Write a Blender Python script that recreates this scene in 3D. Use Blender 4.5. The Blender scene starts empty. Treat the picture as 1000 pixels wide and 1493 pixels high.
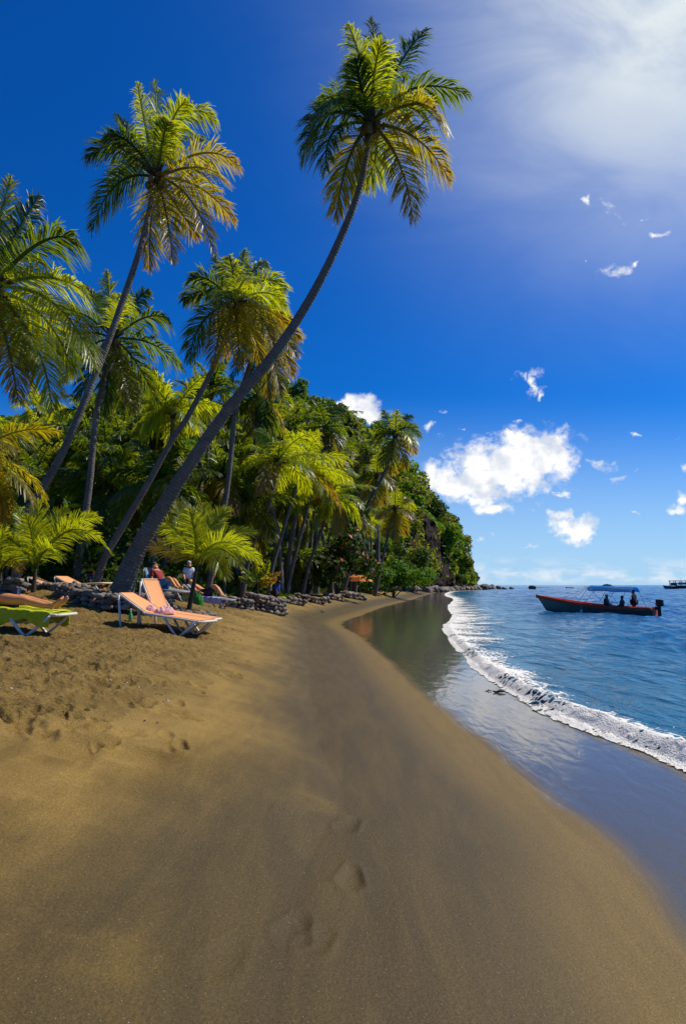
import bpy, math, random
import numpy as np
R = math.radians
rng = np.random.default_rng(7)
random.seed(7)
scene = bpy.context.scene
COL = scene.collection

# ------------------------------------------------------------------ camera model
FOC = 900.0                       # focal length in photo pixels (photo 1000 x 1493)
PITCH = math.atan((853.0 - 746.5) / FOC)
CAM = np.array([0.0, 0.0, 1.9])
CP, SP = math.cos(PITCH), math.sin(PITCH)

def ray(px, py):
    cx = (px - 500.0) / FOC
    cy = (746.5 - py) / FOC
    return np.array([cx, CP - cy * SP, SP + cy * CP])

def P(px, py, Y):
    d = ray(px, py)
    return CAM + d * (Y / d[1])

def PZ(px, py, z=0.0):
    d = ray(px, py)
    return CAM + d * ((z - CAM[2]) / d[2])

# ------------------------------------------------------------------ object helpers
def tag(o, label=None, cat=None, group=None, kind=None):
    if label: o['label'] = label
    if cat: o['category'] = cat
    if group: o['group'] = group
    if kind: o['kind'] = kind
    return o

def empty(name, loc=(0, 0, 0), rz=0.0):
    o = bpy.data.objects.new(name, None)
    o.empty_display_size = 0.2
    o.location = loc
    o.rotation_euler = (0, 0, rz)
    COL.objects.link(o)
    return o

def link(name, me, parent=None):
    o = bpy.data.objects.new(name, me)
    COL.objects.link(o)
    if parent is not None:
        o.parent = parent
    return o

def copy_tree(o, parent=None):
    c = o.copy()
    COL.objects.link(c)
    if parent is not None:
        c.parent = parent
    for ch in list(o.children):
        copy_tree(ch, c)
    return c

def npmesh(name, v, faces, mats=(), smooth=False, attrs=None, fmat=None):
    """faces: list of (n,k) int arrays (k = 3 or 4 ...)"""
    me = bpy.data.meshes.new(name)
    v = np.asarray(v, dtype=np.float32).reshape(-1, 3)
    if not isinstance(faces, (list, tuple)):
        faces = [faces]
    faces = [np.asarray(f, dtype=np.int32) for f in faces if len(f)]
    idx = np.concatenate([f.ravel() for f in faces])
    tot = np.concatenate([np.full(len(f), f.shape[1], dtype=np.int32) for f in faces])
    start = np.concatenate([[0], np.cumsum(tot)[:-1]]).astype(np.int32)
    me.vertices.add(len(v)); me.vertices.foreach_set('co', v.ravel())
    me.loops.add(len(idx)); me.loops.foreach_set('vertex_index', idx)
    me.polygons.add(len(tot))
    me.polygons.foreach_set('loop_start', start)
    me.polygons.foreach_set('loop_total', tot)
    if smooth:
        me.polygons.foreach_set('use_smooth', np.ones(len(tot), dtype=bool))
    if fmat is not None:
        me.polygons.foreach_set('material_index', np.asarray(fmat, dtype=np.int32))
    for m in mats:
        me.materials.append(m)
    if attrs:
        for k, a in attrs.items():
            at = me.attributes.new(k, 'FLOAT', 'POINT')
            at.data.foreach_set('value', np.asarray(a, dtype=np.float32))
    me.update(calc_edges=True)
    me.validate()
    return me

class MB:
    """collects shapes that become ONE mesh"""
    def __init__(s):
        s.v = []; s.f = []
    def add(s, vs, fs):
        b = len(s.v)
        s.v += [tuple(map(float, p)) for p in vs]
        s.f += [tuple(b + i for i in f) for f in fs]
        return s
    def box(s, c, size, rot=None, bev=0.0):
        sx, sy, sz = [a / 2 for a in size]
        vs = [np.array([x, y, z]) for x in (-sx, sx) for y in (-sy, sy) for z in (-sz, sz)]
        if rot is not None:
            vs = [rot @ p for p in vs]
        vs = [p + np.array(c) for p in vs]
        return s.add(vs, [(0, 1, 3, 2), (4, 6, 7, 5), (0, 4, 5, 1), (2, 3, 7, 6), (0, 2, 6, 4), (1, 5, 7, 3)])
    def bar(s, a, b, w, h, up=(0, 0, 1)):
        a = np.array(a, float); b = np.array(b, float)
        t = b - a; L = np.linalg.norm(t); t /= L
        u = np.array(up, float); sd = np.cross(t, u)
        if np.linalg.norm(sd) < 1e-4:
            sd = np.cross(t, np.array([1.0, 0, 0]))
        sd /= np.linalg.norm(sd); u = np.cross(sd, t)
        vs = []
        for p in (a, b):
            for i, j in ((-1, -1), (1, -1), (1, 1), (-1, 1)):
                vs.append(p + sd * i * w / 2 + u * j * h / 2)
        return s.add(vs, [(3, 2, 1, 0), (4, 5, 6, 7), (0, 1, 5, 4), (1, 2, 6, 5), (2, 3, 7, 6), (3, 0, 4, 7)])
    def tube(s, pts, rad, n=8, cap=True):
        pts = [np.array(p, float) for p in pts]
        if not hasattr(rad, '__len__'):
            rad = [rad] * len(pts)
        ref = None; b = len(s.v); vs = []
        for i, p in enumerate(pts):
            t = pts[min(i + 1, len(pts) - 1)] - pts[max(i - 1, 0)]
            t /= (np.linalg.norm(t) + 1e-9)
            if ref is None:
                ref = np.cross(t, np.array([0.31, 0.2, 0.93]))
                if np.linalg.norm(ref) < .05: ref = np.cross(t, np.array([1., 0, 0]))
            ref = ref - t * ref.dot(t); ref /= np.linalg.norm(ref)
            w = np.cross(t, ref)
            for k in range(n):
                a = 2 * math.pi * k / n
                vs.append(p + rad[i] * (math.cos(a) * ref + math.sin(a) * w))
        fs = []
        for i in range(len(pts) - 1):
            for k in range(n):
                fs.append((i * n + k, i * n + (k + 1) % n, (i + 1) * n + (k + 1) % n, (i + 1) * n + k))
        if cap:
            fs.append(tuple(range(n - 1, -1, -1)))
            fs.append(tuple((len(pts) - 1) * n + k for k in range(n)))
        return s.add(vs, fs)
    def ball(s, c, r, n=10, m=7, sc=(1, 1, 1), rot=None):
        vs = []
        for i in range(m + 1):
            th = math.pi * i / m
            for k in range(n):
                a = 2 * math.pi * k / n
                p = np.array([math.sin(th) * math.cos(a) * sc[0], math.sin(th) * math.sin(a) * sc[1], math.cos(th) * sc[2]]) * r
                if rot is not None: p = rot @ p
                vs.append(p + np.array(c))
        fs = []
        for i in range(m):
            for k in range(n):
                fs.append((i * n + k, (i + 1) * n + k, (i + 1) * n + (k + 1) % n, i * n + (k + 1) % n))
        return s.add(vs, fs)
    def mesh(s, name, mat, smooth=False):
        me = bpy.data.meshes.new(name)
        me.from_pydata(s.v, [], s.f)
        me.materials.append(mat)
        if smooth:
            me.polygons.foreach_set('use_smooth', [True] * len(me.polygons))
        me.validate(); me.update()
        return me
    def build(s, name, mat, parent=None, smooth=False, bevel=0.0):
        o = link(name, s.mesh(name, mat, smooth), parent)
        if bevel:
            b = o.modifiers.new('bevel', 'BEVEL'); b.width = bevel; b.segments = 2
            b.limit_method = 'ANGLE'; b.angle_limit = R(40)
        return o

def rotz(a):
    c, s = math.cos(a), math.sin(a)
    return np.array([[c, -s, 0], [s, c, 0], [0, 0, 1.0]])
def rotx(a):
    c, s = math.cos(a), math.sin(a)
    return np.array([[1.0, 0, 0], [0, c, -s], [0, s, c]])
def roty(a):
    c, s = math.cos(a), math.sin(a)
    return np.array([[c, 0, s], [0, 1.0, 0], [-s, 0, c]])

def catmull(pts, n):
    pts = [np.array(p, float) for p in pts]
    pts = [2 * pts[0] - pts[1]] + pts + [2 * pts[-1] - pts[-2]]
    out = []
    seg = len(pts) - 3
    for i in range(n):
        u = i / (n - 1) * seg; k = min(int(u), seg - 1); t = u - k
        p0, p1, p2, p3 = pts[k:k + 4]
        out.append(0.5 * ((2 * p1) + (-p0 + p2) * t + (2 * p0 - 5 * p1 + 4 * p2 - p3) * t * t + (-p0 + 3 * p1 - 3 * p2 + p3) * t ** 3))
    return out

# ------------------------------------------------------------------ value noise (numpy)
def _h(ix, iy, seed):
    n = (ix.astype(np.int64) * 374761393 + iy.astype(np.int64) * 668265263 + seed * 974711) & 0x7fffffff
    n = ((n ^ (n >> 13)) * 1274126177) & 0x7fffffff
    return ((n ^ (n >> 16)) & 0xffff) / 65535.0
def vnoise(x, y, seed=0):
    ix = np.floor(x); iy = np.floor(y); fx = x - ix; fy = y - iy
    fx = fx * fx * (3 - 2 * fx); fy = fy * fy * (3 - 2 * fy)
    a = _h(ix, iy, seed); b = _h(ix + 1, iy, seed); c = _h(ix, iy + 1, seed); d = _h(ix + 1, iy + 1, seed)
    return (a * (1 - fx) + b * fx) * (1 - fy) + (c * (1 - fx) + d * fx) * fy
def fbm(x, y, seed=0, oct=4, gain=.5):
    s = 0; a = 1; t = 0
    for i in range(oct):
        s = s + a * vnoise(x * 2 ** i + 17.3 * i, y * 2 ** i - 9.1 * i, seed + i); t += a; a *= gain
    return s / t
def sstep(a, b, x):
    t = np.clip((x - a) / (b - a), 0, 1)
    return t * t * (3 - 2 * t)

# ------------------------------------------------------------------ node helpers
class NT:
    def __init__(s, tree):
        s.t = tree; s.n = tree.nodes; s.l = tree.links
    def new(s, typ, **kw):
        n = s.n.new(typ)
        for k, v in kw.items():
            setattr(n, k, v)
        return n
    def set(s, sock, v):
        if isinstance(v, bpy.types.NodeSocket):
            s.l.new(v, sock)
        elif v is not None:
            sock.default_value = v
    def math(s, op, a, b=None, c=None, clamp=False):
        n = s.new('ShaderNodeMath', operation=op, use_clamp=clamp)
        s.set(n.inputs[0], a)
        if b is not None: s.set(n.inputs[1], b)
        if c is not None: s.set(n.inputs[2], c)
        return n.outputs[0]
    def vmath(s, op, a, b=None):
        n = s.new('ShaderNodeVectorMath', operation=op)
        s.set(n.inputs[0], a)
        if b is not None: s.set(n.inputs[1], b)
        return n.outputs['Value'] if op in ('DOT_PRODUCT', 'LENGTH') else n.outputs[0]
    def noise(s, vec, scale, detail=4, rough=.55, dist=0.0):
        n = s.new('ShaderNodeTexNoise')
        if vec is not None: s.l.new(vec, n.inputs['Vector'])
        n.inputs['Scale'].default_value = scale; n.inputs['Detail'].default_value = detail
        n.inputs['Roughness'].default_value = rough; n.inputs['Distortion'].default_value = dist
        return n.outputs['Fac']
    def mapr(s, v, a, b, c=0.0, d=1.0, smooth=True):
        n = s.new('ShaderNodeMapRange')
        n.interpolation_type = 'SMOOTHSTEP' if smooth else 'LINEAR'
        s.set(n.inputs['Value'], v)
        for k, x in (('From Min', a), ('From Max', b), ('To Min', c), ('To Max', d)):
            s.set(n.inputs[k], x)
        return n.outputs['Result']
    def mix(s, f, a, b, mode='MIX'):
        n = s.new('ShaderNodeMix', data_type='RGBA', blend_type=mode)
        n.clamp_factor = True
        s.set(n.inputs[0], f)
        for sock, v in ((n.inputs[6], a), (n.inputs[7], b)):
            if isinstance(v, (tuple, list)): v = tuple(v) + (1.0,) * (4 - len(v))
            s.set(sock, v)
        return n.outputs[2]
    def attr(s, name):
        n = s.new('ShaderNodeAttribute', attribute_name=name); return n.outputs['Fac']
    def objrand(s):
        return s.new('ShaderNodeObjectInfo').outputs['Random']
    def bump(s, h, strength, dist, normal=None):
        n = s.new('ShaderNodeBump'); n.inputs['Strength'].default_value = strength
        n.inputs['Distance'].default_value = dist; s.l.new(h, n.inputs['Height'])
        if normal is not None: s.l.new(normal, n.inputs['Normal'])
        return n.outputs[0]

def mat(name):
    m = bpy.data.materials.new(name); m.use_nodes = True
    t = NT(m.node_tree)
    b = t.n['Principled BSDF']
    return m, t, b

def simple(name, col, rough=.6, var=.25, scale=8.0, spec=.5, bump=0.0, metal=0.0):
    m, t, b = mat(name)
    co = t.new('ShaderNodeTexCoord').outputs['Object']
    n = t.noise(co, scale, 5, .6)
    c0 = tuple(x * (1 - var) for x in col); c1 = tuple(min(1, x * (1 + var)) for x in col)
    t.set(b.inputs['Base Color'], t.mix(n, c0, c1))
    b.inputs['Roughness'].default_value = rough
    b.inputs['Specular IOR Level'].default_value = spec
    b.inputs['Metallic'].default_value = metal
    if bump:
        t.l.new(t.bump(t.noise(co, scale * 4, 4), bump, .02), b.inputs['Normal'])
    return m
# ------------------------------------------------------------------ shoreline curves (from the photo, laid on the ground plane)
def ground_pts(pix, z=0.0):
    return [PZ(x, y, z)[:2] for x, y in pix]
S_LINE = np.array([(1.5, -40), (1.7, -6), (1.72, 0), (1.74, 2.2)] + ground_pts([(1000, 1390), (950, 1292), (870, 1208), (780, 1148), (700, 1085),
         (640, 1032), (590, 987), (550, 950), (520, 926), (497, 909), (530, 896), (560, 885), (600, 875)]) +
         [(12, 98), (15.5, 116), (22, 150), (31, 190), (48, 235), (66, 285), (62, 330), (0, 420), (-200, 700), (-2000, 3000)])
F_LINE = np.array([(5.6, -40), (4.9, -6), (4.35, 0), (4.0, 3.5)] + ground_pts([(1000, 1116), (940, 1092), (880, 1068), (800, 1036), (720, 991), (682, 957), (655, 925), (650, 912),
         (662, 898), (655, 884)]) + [(15.5, 87), (18.5, 112), (25, 150), (34, 190), (51, 235), (68, 285), (64, 330), (2, 424), (-198, 704), (-1998, 3004)])

def dens(line, n=8):
    pts = catmull([(p[0], p[1], 0) for p in line], (len(line) - 1) * n + 1)
    return np.array(pts)[:, :2]
S_D, F_D = dens(S_LINE, 5), dens(F_LINE, 5)

def sdist(line, x, y):
    """distance to a line; positive on its landward (left) side"""
    x = np.asarray(x, float).ravel(); y = np.asarray(y, float).ravel()
    best = np.full(x.shape, 1e18); sgn = np.zeros(x.shape)
    for a, b in zip(line[:-1], line[1:]):
        d = b - a; L2 = d.dot(d)
        t = np.clip(((x - a[0]) * d[0] + (y - a[1]) * d[1]) / L2, 0, 1)
        ex = x - (a[0] + t * d[0]); ey = y - (a[1] + t * d[1])
        q = ex * ex + ey * ey
        m = q < best
        best[m] = q[m]
        cr = d[0] * ey - d[1] * ex
        sgn[m] = np.sign(cr)[m]
    return np.sqrt(best) * np.where(sgn >= 0, 1, -1)

PROF_S = [-400, -40, 0, .5, 2, 3.2, 4.5, 6, 8, 10, 14, 25, 80, 400]
PROF_Z = [0, 0, 0, .06, .33, .68, .97, 1.13, 1.3, 1.42, 1.62, 1.8, 2.5, 6]

def terrain(x, y, want=False):
    x = np.asarray(x, float).ravel(); y = np.asarray(y, float).ravel()
    s = sdist(S_D, x, y); q = -sdist(F_D, x, y)
    z = np.interp(s, PROF_S, PROF_Z)
    # rounded raised terrace round the leaning palm
    g = np.exp(-(((x + 7.0) / 3.0) ** 2 + ((y - 18.5) / 3.0) ** 2))
    z = z + .42 * g
    z = np.where(s < 0, -.012 * np.minimum(-s, 3), z)
    z = z - np.where(q > 0, np.minimum(2.5, .16 * q), 0)
    z = np.where((s > 0) & (q > 0), -2.0, z)
    z = z - 6 * sstep(285, 300, y)
    z = z + np.where(s > .4, (fbm(x * .45, y * .45, 3, 3) - .5) * .10 * sstep(.4, 3, s), 0)
    return (z, s, q) if want else z

def zt(x, y):
    return float(terrain([x], [y])[0])

def hit(px, py, t0=2.0, t1=200.0):
    """where the sight line of a photo point meets the ground"""
    d = ray(px, py); d = d / d[1]
    ts = np.concatenate([np.arange(t0, 60, .05), np.arange(60, t1, .4)])
    pts = CAM + ts[:, None] * d
    z = terrain(pts[:, 0], pts[:, 1])
    k = np.argmax(pts[:, 2] <= z)
    return pts[k] if pts[k, 2] <= z[k] else pts[-1]

# ------------------------------------------------------------------ sand material
def sand_material():
    m, t, b = mat('volcanic_sand')
    geo = t.new('ShaderNodeNewGeometry').outputs['Position']
    s = t.attr('shore'); rough_a = t.attr('churn'); film = t.attr('film')
    big = t.noise(geo, 1.1, 5, .6)
    mp = t.new('ShaderNodeMapping'); t.l.new(geo, mp.inputs['Vector'])
    mp.inputs['Rotation'].default_value = (0, 0, R(18)); mp.inputs['Scale'].default_value = (2.2, .35, 1)
    streak = t.noise(mp.outputs[0], 2.2, 6, .62, .6)
    mid = t.noise(geo, 14, 4, .6)
    grain = t.noise(geo, 260, 3, .7)
    sp = t.math('ADD', s, t.math('MULTIPLY', t.math('SUBTRACT', big, .5), .9))
    sp = t.math('ADD', sp, t.math('MULTIPLY', t.math('SUBTRACT', mid, .5), .35))
    dry = t.mapr(sp, 1.9, 3.4)
    sheen_rim = t.mapr(s, .25, 1.1)         # 0 close to the water edge
    c_dry = t.mix(t.mapr(big, .3, .7), (.152, .094, .020), (.260, .163, .041))
    c_dry = t.mix(t.math('MULTIPLY', t.mapr(streak, .45, .75), .55), c_dry, (.31, .196, .046))
    c_damp = t.mix(t.mapr(streak, .35, .7), (.062, .040, .009), (.088, .056, .012))
    c_damp = t.mix(t.mapr(big, .62, .85), c_damp, (.138, .086, .014))
    c_sheen = t.mix(t.mapr(streak, .3, .7), (.20, .124, .024), (.155, .096, .017))  # sky sheen along the water edge, painted as paler sand
    c = t.mix(t.math('MULTIPLY', t.math('SUBTRACT', 1.0, sheen_rim), .8), c_damp, c_sheen)
    clod = t.math('MULTIPLY', t.mapr(t.noise(geo, 7.5, 6, .7), .52, .64), rough_a)
    c_dry = t.mix(t.math('MULTIPLY', clod, .6), c_dry, (.085, .052, .014))
    c = t.mix(dry, c, c_dry)
    c = t.mix(film, c, (.074, .056, .014))
    # speckled grains
    gcol = t.math('MULTIPLY', t.mapr(grain, .3, .7, .70, 1.30), t.mapr(t.noise(geo, 85, 4, .7), .3, .7, .72, 1.28))
    mul = t.new('ShaderNodeVectorMath', operation='SCALE'); t.l.new(c, mul.inputs[0]); t.l.new(gcol, mul.inputs['Scale'])
    vor = t.new('ShaderNodeTexVoronoi'); vor.inputs['Scale'].default_value = 95; t.l.new(geo, vor.inputs['Vector'])
    glint_fleck = t.math('LESS_THAN', vor.outputs['Distance'], .10)  # sun sparkle on the sand, painted as white flecks
    pick = t.new('ShaderNodeSeparateColor'); t.l.new(vor.outputs['Color'], pick.inputs[0])
    glint_fleck = t.math('MULTIPLY', glint_fleck, t.math('GREATER_THAN', pick.outputs[0], .86))
    glint_fleck = t.math('MULTIPLY', glint_fleck, t.math('SUBTRACT', 1.0, film))
    c = t.mix(glint_fleck, mul.outputs[0], (.75, .70, .60))
    t.set(b.inputs['Base Color'], c)
    r = t.mapr(dry, 0, 1, .62, .95)
    t.set(b.inputs['Roughness'], t.mapr(film, 0, 1, r, .45))
    b.inputs['Specular IOR Level'].default_value = .3
    t.set(b.inputs['Coat Weight'], film)
    b.inputs['Coat IOR'].default_value = 1.45
    b.inputs['Coat Roughness'].default_value = .075
    # relief
    hgt = t.math('ADD', t.math('MULTIPLY', grain, .12), t.math('MULTIPLY', t.noise(geo, 60, 4, .7), .8))
    amt = t.mapr(film, 0, .5, 1.0, .03)
    hh = t.math('MULTIPLY', hgt, amt)
    nrm = t.bump(hh, .55, .02)
    lump = t.math('MULTIPLY', t.noise(geo, 9, 5, .65), rough_a)
    nrm = t.bump(lump, .9, .14, nrm)
    t.l.new(nrm, b.inputs['Normal'])
    mp2 = t.new('ShaderNodeMapping'); t.l.new(geo, mp2.inputs['Vector'])
    mp2.inputs['Rotation'].default_value = (0, 0, R(25)); mp2.inputs['Scale'].default_value = (1, .33, 1)
    rip = t.math('ADD', t.noise(mp2.outputs[0], 5.0, 3, .5, .4), t.math('MULTIPLY', streak, .5))
    t.l.new(t.bump(rip, .16, .06), b.inputs['Coat Normal'])
    return m

def build_beach():
    fine = np.linspace(R(-36), R(36), 860)
    coarse = np.linspace(R(36), R(324), 60)[1:-1]
    ang = np.concatenate([fine, coarse]); na = len(ang)
    r = np.concatenate([[.25, .6], np.geomspace(1.0, 42, 640), np.geomspace(43, 900, 150)])
    nr = len(r)
    A, RR = np.meshgrid(ang, r)
    x = (RR * np.sin(A)).ravel(); y = (RR * np.cos(A)).ravel()
    z, s, q = terrain(x, y, True)
    s2 = s.copy()
    # churned, trodden sand above the smooth washed part
    chn = fbm(x * .55, y * .55, 11, 3)
    churn = sstep(3.0, 4.7, s2 + (chn - .5) * 2.4) * sstep(4.2, 6.6, y + (fbm(x * .8, y * .8, 13, 2) - .5) * 2.6)
    churn *= (y > 0)
    near = (RR.ravel() < 45)
    rid = lambda f, sd: 1 - np.abs(2 * fbm(x * f, y * f, sd, 3, .6) - 1)
    z = z + near * churn * ((fbm(x * 2.2, y * 2.2, 21, 4, .6) - .5) * .13 + (rid(4.2, 27) - .7) * .06 + (fbm(x * 9, y * 9, 25, 3, .65) - .5) * .055)
    # soft undulation and wash ridges on the smooth sand
    z = z + near * (1 - churn) * sstep(.5, 2.5, s2) * (fbm(x * 1.1, y * .7, 31, 3) - .5) * .035
    # footprints: (x, y, heading, length, depth)
    prints = []
    def fp(px, py, hd, L=.27, dep=.03):
        p = hit(px, py, 1.2, 30); prints.append((p[0], p[1], hd, L, dep))
    fp(508, 1205, .5, .24, .02); fp(512, 1285, .1, .25, .028); fp(430, 1355, .2, .27, .022); fp(462, 1372, .5, .25, .018)
    fp(325, 1400, .3, .3, .015); fp(215, 1108, 1.1, .5, .05); fp(120, 1090, .8, .55, .06); fp(262, 1092, .9, .4, .04)
    fp(190, 1075, .7, .25, .05); fp(105, 1065, .7, .25, .06); fp(340, 988, .6, .3, .06); fp(295, 998, .5, .3, .07)
    fp(356, 962, .4, .28, .06); fp(190, 1022, .4, .28, .06); fp(100, 1105, .2, .6, .04)
    g = np.random.default_rng(5)
    n_try = 0
    while len(prints) < 760 and n_try < 6000:
        n_try += 1
        yy = 4.5 + 24 * g.random() ** 1.6; xx = g.uniform(-.62, .05) * yy
        k = terrain([xx], [yy], True)[1][0]
        if k < 3.0 + g.random() * 1.6: continue
        prints.append((xx, yy, g.normal(.3, .9), g.uniform(.16, .32), g.uniform(.025, .065)))
    Z = z.reshape(nr, na); X = x.reshape(nr, na); Y = y.reshape(nr, na)
    lr = r
    for (fx, fy, hd, L, dep) in prints:
        rr = math.hypot(fx, fy); aa = math.atan2(fx, fy)
        i0, i1 = np.searchsorted(lr, [rr - L, rr + L]); j0, j1 = np.searchsorted(fine, [aa - L / rr, aa + L / rr])
        if i1 <= i0 or j1 <= j0: continue
        sl = (slice(i0, i1), slice(j0, j1))
        dx = X[sl] - fx; dy = Y[sl] - fy
        u = (dx * math.sin(hd) + dy * math.cos(hd)) / (L * .5); v = (dx * math.cos(hd) - dy * math.sin(hd)) / (L * .24)
        d2 = u * u + v * v * (1 + .35 * np.sin(u * 2.5))
        Z[sl] += -dep * .55 * np.exp(-d2 * d2 * 1.1) + dep * .2 * np.exp(-((np.sqrt(d2) - 1.35) / .3) ** 2)
    s2 = s - .9 * sstep(5.5, 1.5, y) * (y > -1) * sstep(1.0, 2.2, s)
    film = sstep(.10, -.22, s + (fbm(x * .9, y * .9, 41, 3) - .5) * .25) * (y > -30)
    v = np.stack([x, y, Z.ravel()], 1)
    i = np.arange(nr - 1)[:, None] * na; j = np.arange(na)[None, :]; j2 = (j + 1) % na
    f = np.stack([i + j, i + j2, i + na + j2, i + na + j], -1).reshape(-1, 4)[:, ::-1]
    # close the hub
    c = len(v); v = np.vstack([v, [[0, 0, zt(0, 0)]]])
    tri = np.stack([np.full(na, c), (np.arange(na) + 1) % na, np.arange(na)], 1)[:, ::-1]
    at = lambda a, last: np.concatenate([a, [last]])
    me = npmesh('beach', v, [f, tri], [sand_material()], True,
                {'shore': at(s2, 2.0), 'churn': at(churn, 0), 'film': at(film, 0)})
    tag(link('beach', me), 'dark volcanic sand beach with trodden dry sand and a smooth wet edge', kind='structure')
build_beach()

# ------------------------------------------------------------------ sea
def lip(q, y):
    """height of the small breaking wave behind the foam front"""
    k = .13 * sstep(34, 7, y) + .03
    return k * sstep(-.08, .22, q) * np.exp(-np.maximum(q - .22, 0) / .8)

def sea_z(x, y, q):
    r = np.hypot(x, y)
    a = sstep(.5, 9, q)
    w = np.zeros_like(x)
    g = np.random.default_rng(3)
    for k in range(26):
        lam = .7 * 1.17 ** k; th = g.normal(2.45, .55); ph = g.random() * 6.28
        amp = .0125 * lam ** .62
        fade = sstep(170 * lam, 60 * lam, r)
        w = w + amp * fade * np.sin((x * math.cos(th) + y * math.sin(th)) * 6.283 / lam + ph + 2.2 * (fbm(x / lam * .13, y / lam * .13, 50 + k, 1) - .5))
    return -.045 + w * a * .8 + lip(q, y)

def water_material():
    m, t, b = mat('sea_water')
    geo = t.new('ShaderNodeNewGeometry').outputs['Position']
    q = t.attr('seaward')
    shallow = t.mapr(q, 0, 16, 1.0, 0.0)
    wid = t.noise(geo, .035, 3, .6)
    c = t.mix(t.mapr(wid, .3, .7), (.0012, .064, .200), (.0026, .105, .280))
    c = t.mix(t.math('MULTIPLY', shallow, .75), c, (.012, .120, .190))
    t.set(b.inputs['Base Color'], c)
    b.inputs['Roughness'].default_value = .14
    b.inputs['IOR'].default_value = 1.33
    b.inputs['Specular IOR Level'].default_value = .26
    mp = t.new('ShaderNodeMapping'); t.l.new(geo, mp.inputs['Vector'])
    mp.inputs['Rotation'].default_value = (0, 0, R(-35)); mp.inputs['Scale'].default_value = (1.0, .45, 1)
    n1 = t.noise(mp.outputs[0], 1.6, 5, .6, .3); n2 = t.noise(mp.outputs[0], .35, 4, .6, .3); n3 = t.noise(mp.outputs[0], .06, 3, .6)
    h = t.math('ADD', t.math('MULTIPLY', n1, .42), t.math('MULTIPLY', n2, .9))
    h = t.math('ADD', h, t.math('MULTIPLY', n3, 3.0))
    t.l.new(t.bump(h, 1.0, .75), b.inputs['Normal'])
    return m

def build_sea():
    fine = np.linspace(R(-4), R(36), 620)
    coarse = np.linspace(R(36), R(150), 40)[1:]
    ang = np.concatenate([np.linspace(R(-60), R(-4), 40)[:-1], fine, coarse]); na = len(ang)
    r = np.concatenate([np.geomspace(2.5, 60, 560), np.geomspace(60.6, 900, 260), np.geomspace(960, 15000, 40)]); nr = len(r)
    A, RR = np.meshgrid(ang, r)
    x = (RR * np.sin(A)).ravel(); y = (RR * np.cos(A)).ravel()
    q = -sdist(F_D, x, y)
    z = sea_z(x, y, q)
    z = np.where(q < -.03, -.35 - .2 * np.minimum(-q, 4), z)
    qq = q.reshape(nr, na)
    v = np.stack([x, y, z], 1)
    i = np.arange(nr - 1)[:, None] * na; j = np.arange(na - 1)[None, :]
    f = np.stack([i + j, i + j + 1, i + na + j + 1, i + na + j], -1).reshape(-1, 4)[:, ::-1]
    # drop the part that lies under the land
    f = f[(q[f] > -1.5).any(1)]
    me = npmesh('sea', v, f, [water_material()], True, {'seaward': q})
    tag(link('sea', me), 'deep blue rippled sea running out to the horizon', kind='structure')
build_sea()

def foam_material():
    m, t, b = mat('sea_foam')
    geo = t.new('ShaderNodeNewGeometry').outputs['Position']
    k = t.attr('cover')
    n = t.noise(geo, 7.0, 6, .68, .3); n2 = t.noise(geo, 1.6, 4, .6)
    vor = t.new('ShaderNodeTexVoronoi', feature='DISTANCE_TO_EDGE'); vor.inputs['Scale'].default_value = 5.5
    wv = t.new('ShaderNodeVectorMath', operation='ADD'); t.l.new(geo, wv.inputs[0])
    sc = t.new('ShaderNodeVectorMath', operation='SCALE'); sc.inputs['Scale'].default_value = .35
    nc = t.new('ShaderNodeTexNoise'); nc.inputs['Scale'].default_value = 4; t.l.new(geo, nc.inputs['Vector'])
    t.l.new(nc.outputs['Color'], sc.inputs[0]); t.l.new(sc.outputs[0], wv.inputs[1]); t.l.new(wv.outputs[0], vor.inputs['Vector'])
    lace = t.mapr(vor.outputs['Distance'], 0, .22, 1.0, 0.0)
    a = t.math('ADD', t.math('MULTIPLY', n, .75), t.math('ADD', t.math('MULTIPLY', n2, .55), t.math('MULTIPLY', lace, .28)))
    thr = t.mapr(k, 0, 1, 1.16, .50, False)
    al = t.mapr(a, thr, t.math('ADD', thr, .10))
    b.inputs['Base Color'].default_value = (.90, .86, .76, 1)
    b.inputs['Roughness'].default_value = .55
    t.set(b.inputs['Alpha'], al)
    t.l.new(t.bump(t.math('ADD', n, t.noise(geo, 40, 3, .6)), .7, .05), b.inputs['Normal'])
    return m

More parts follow.
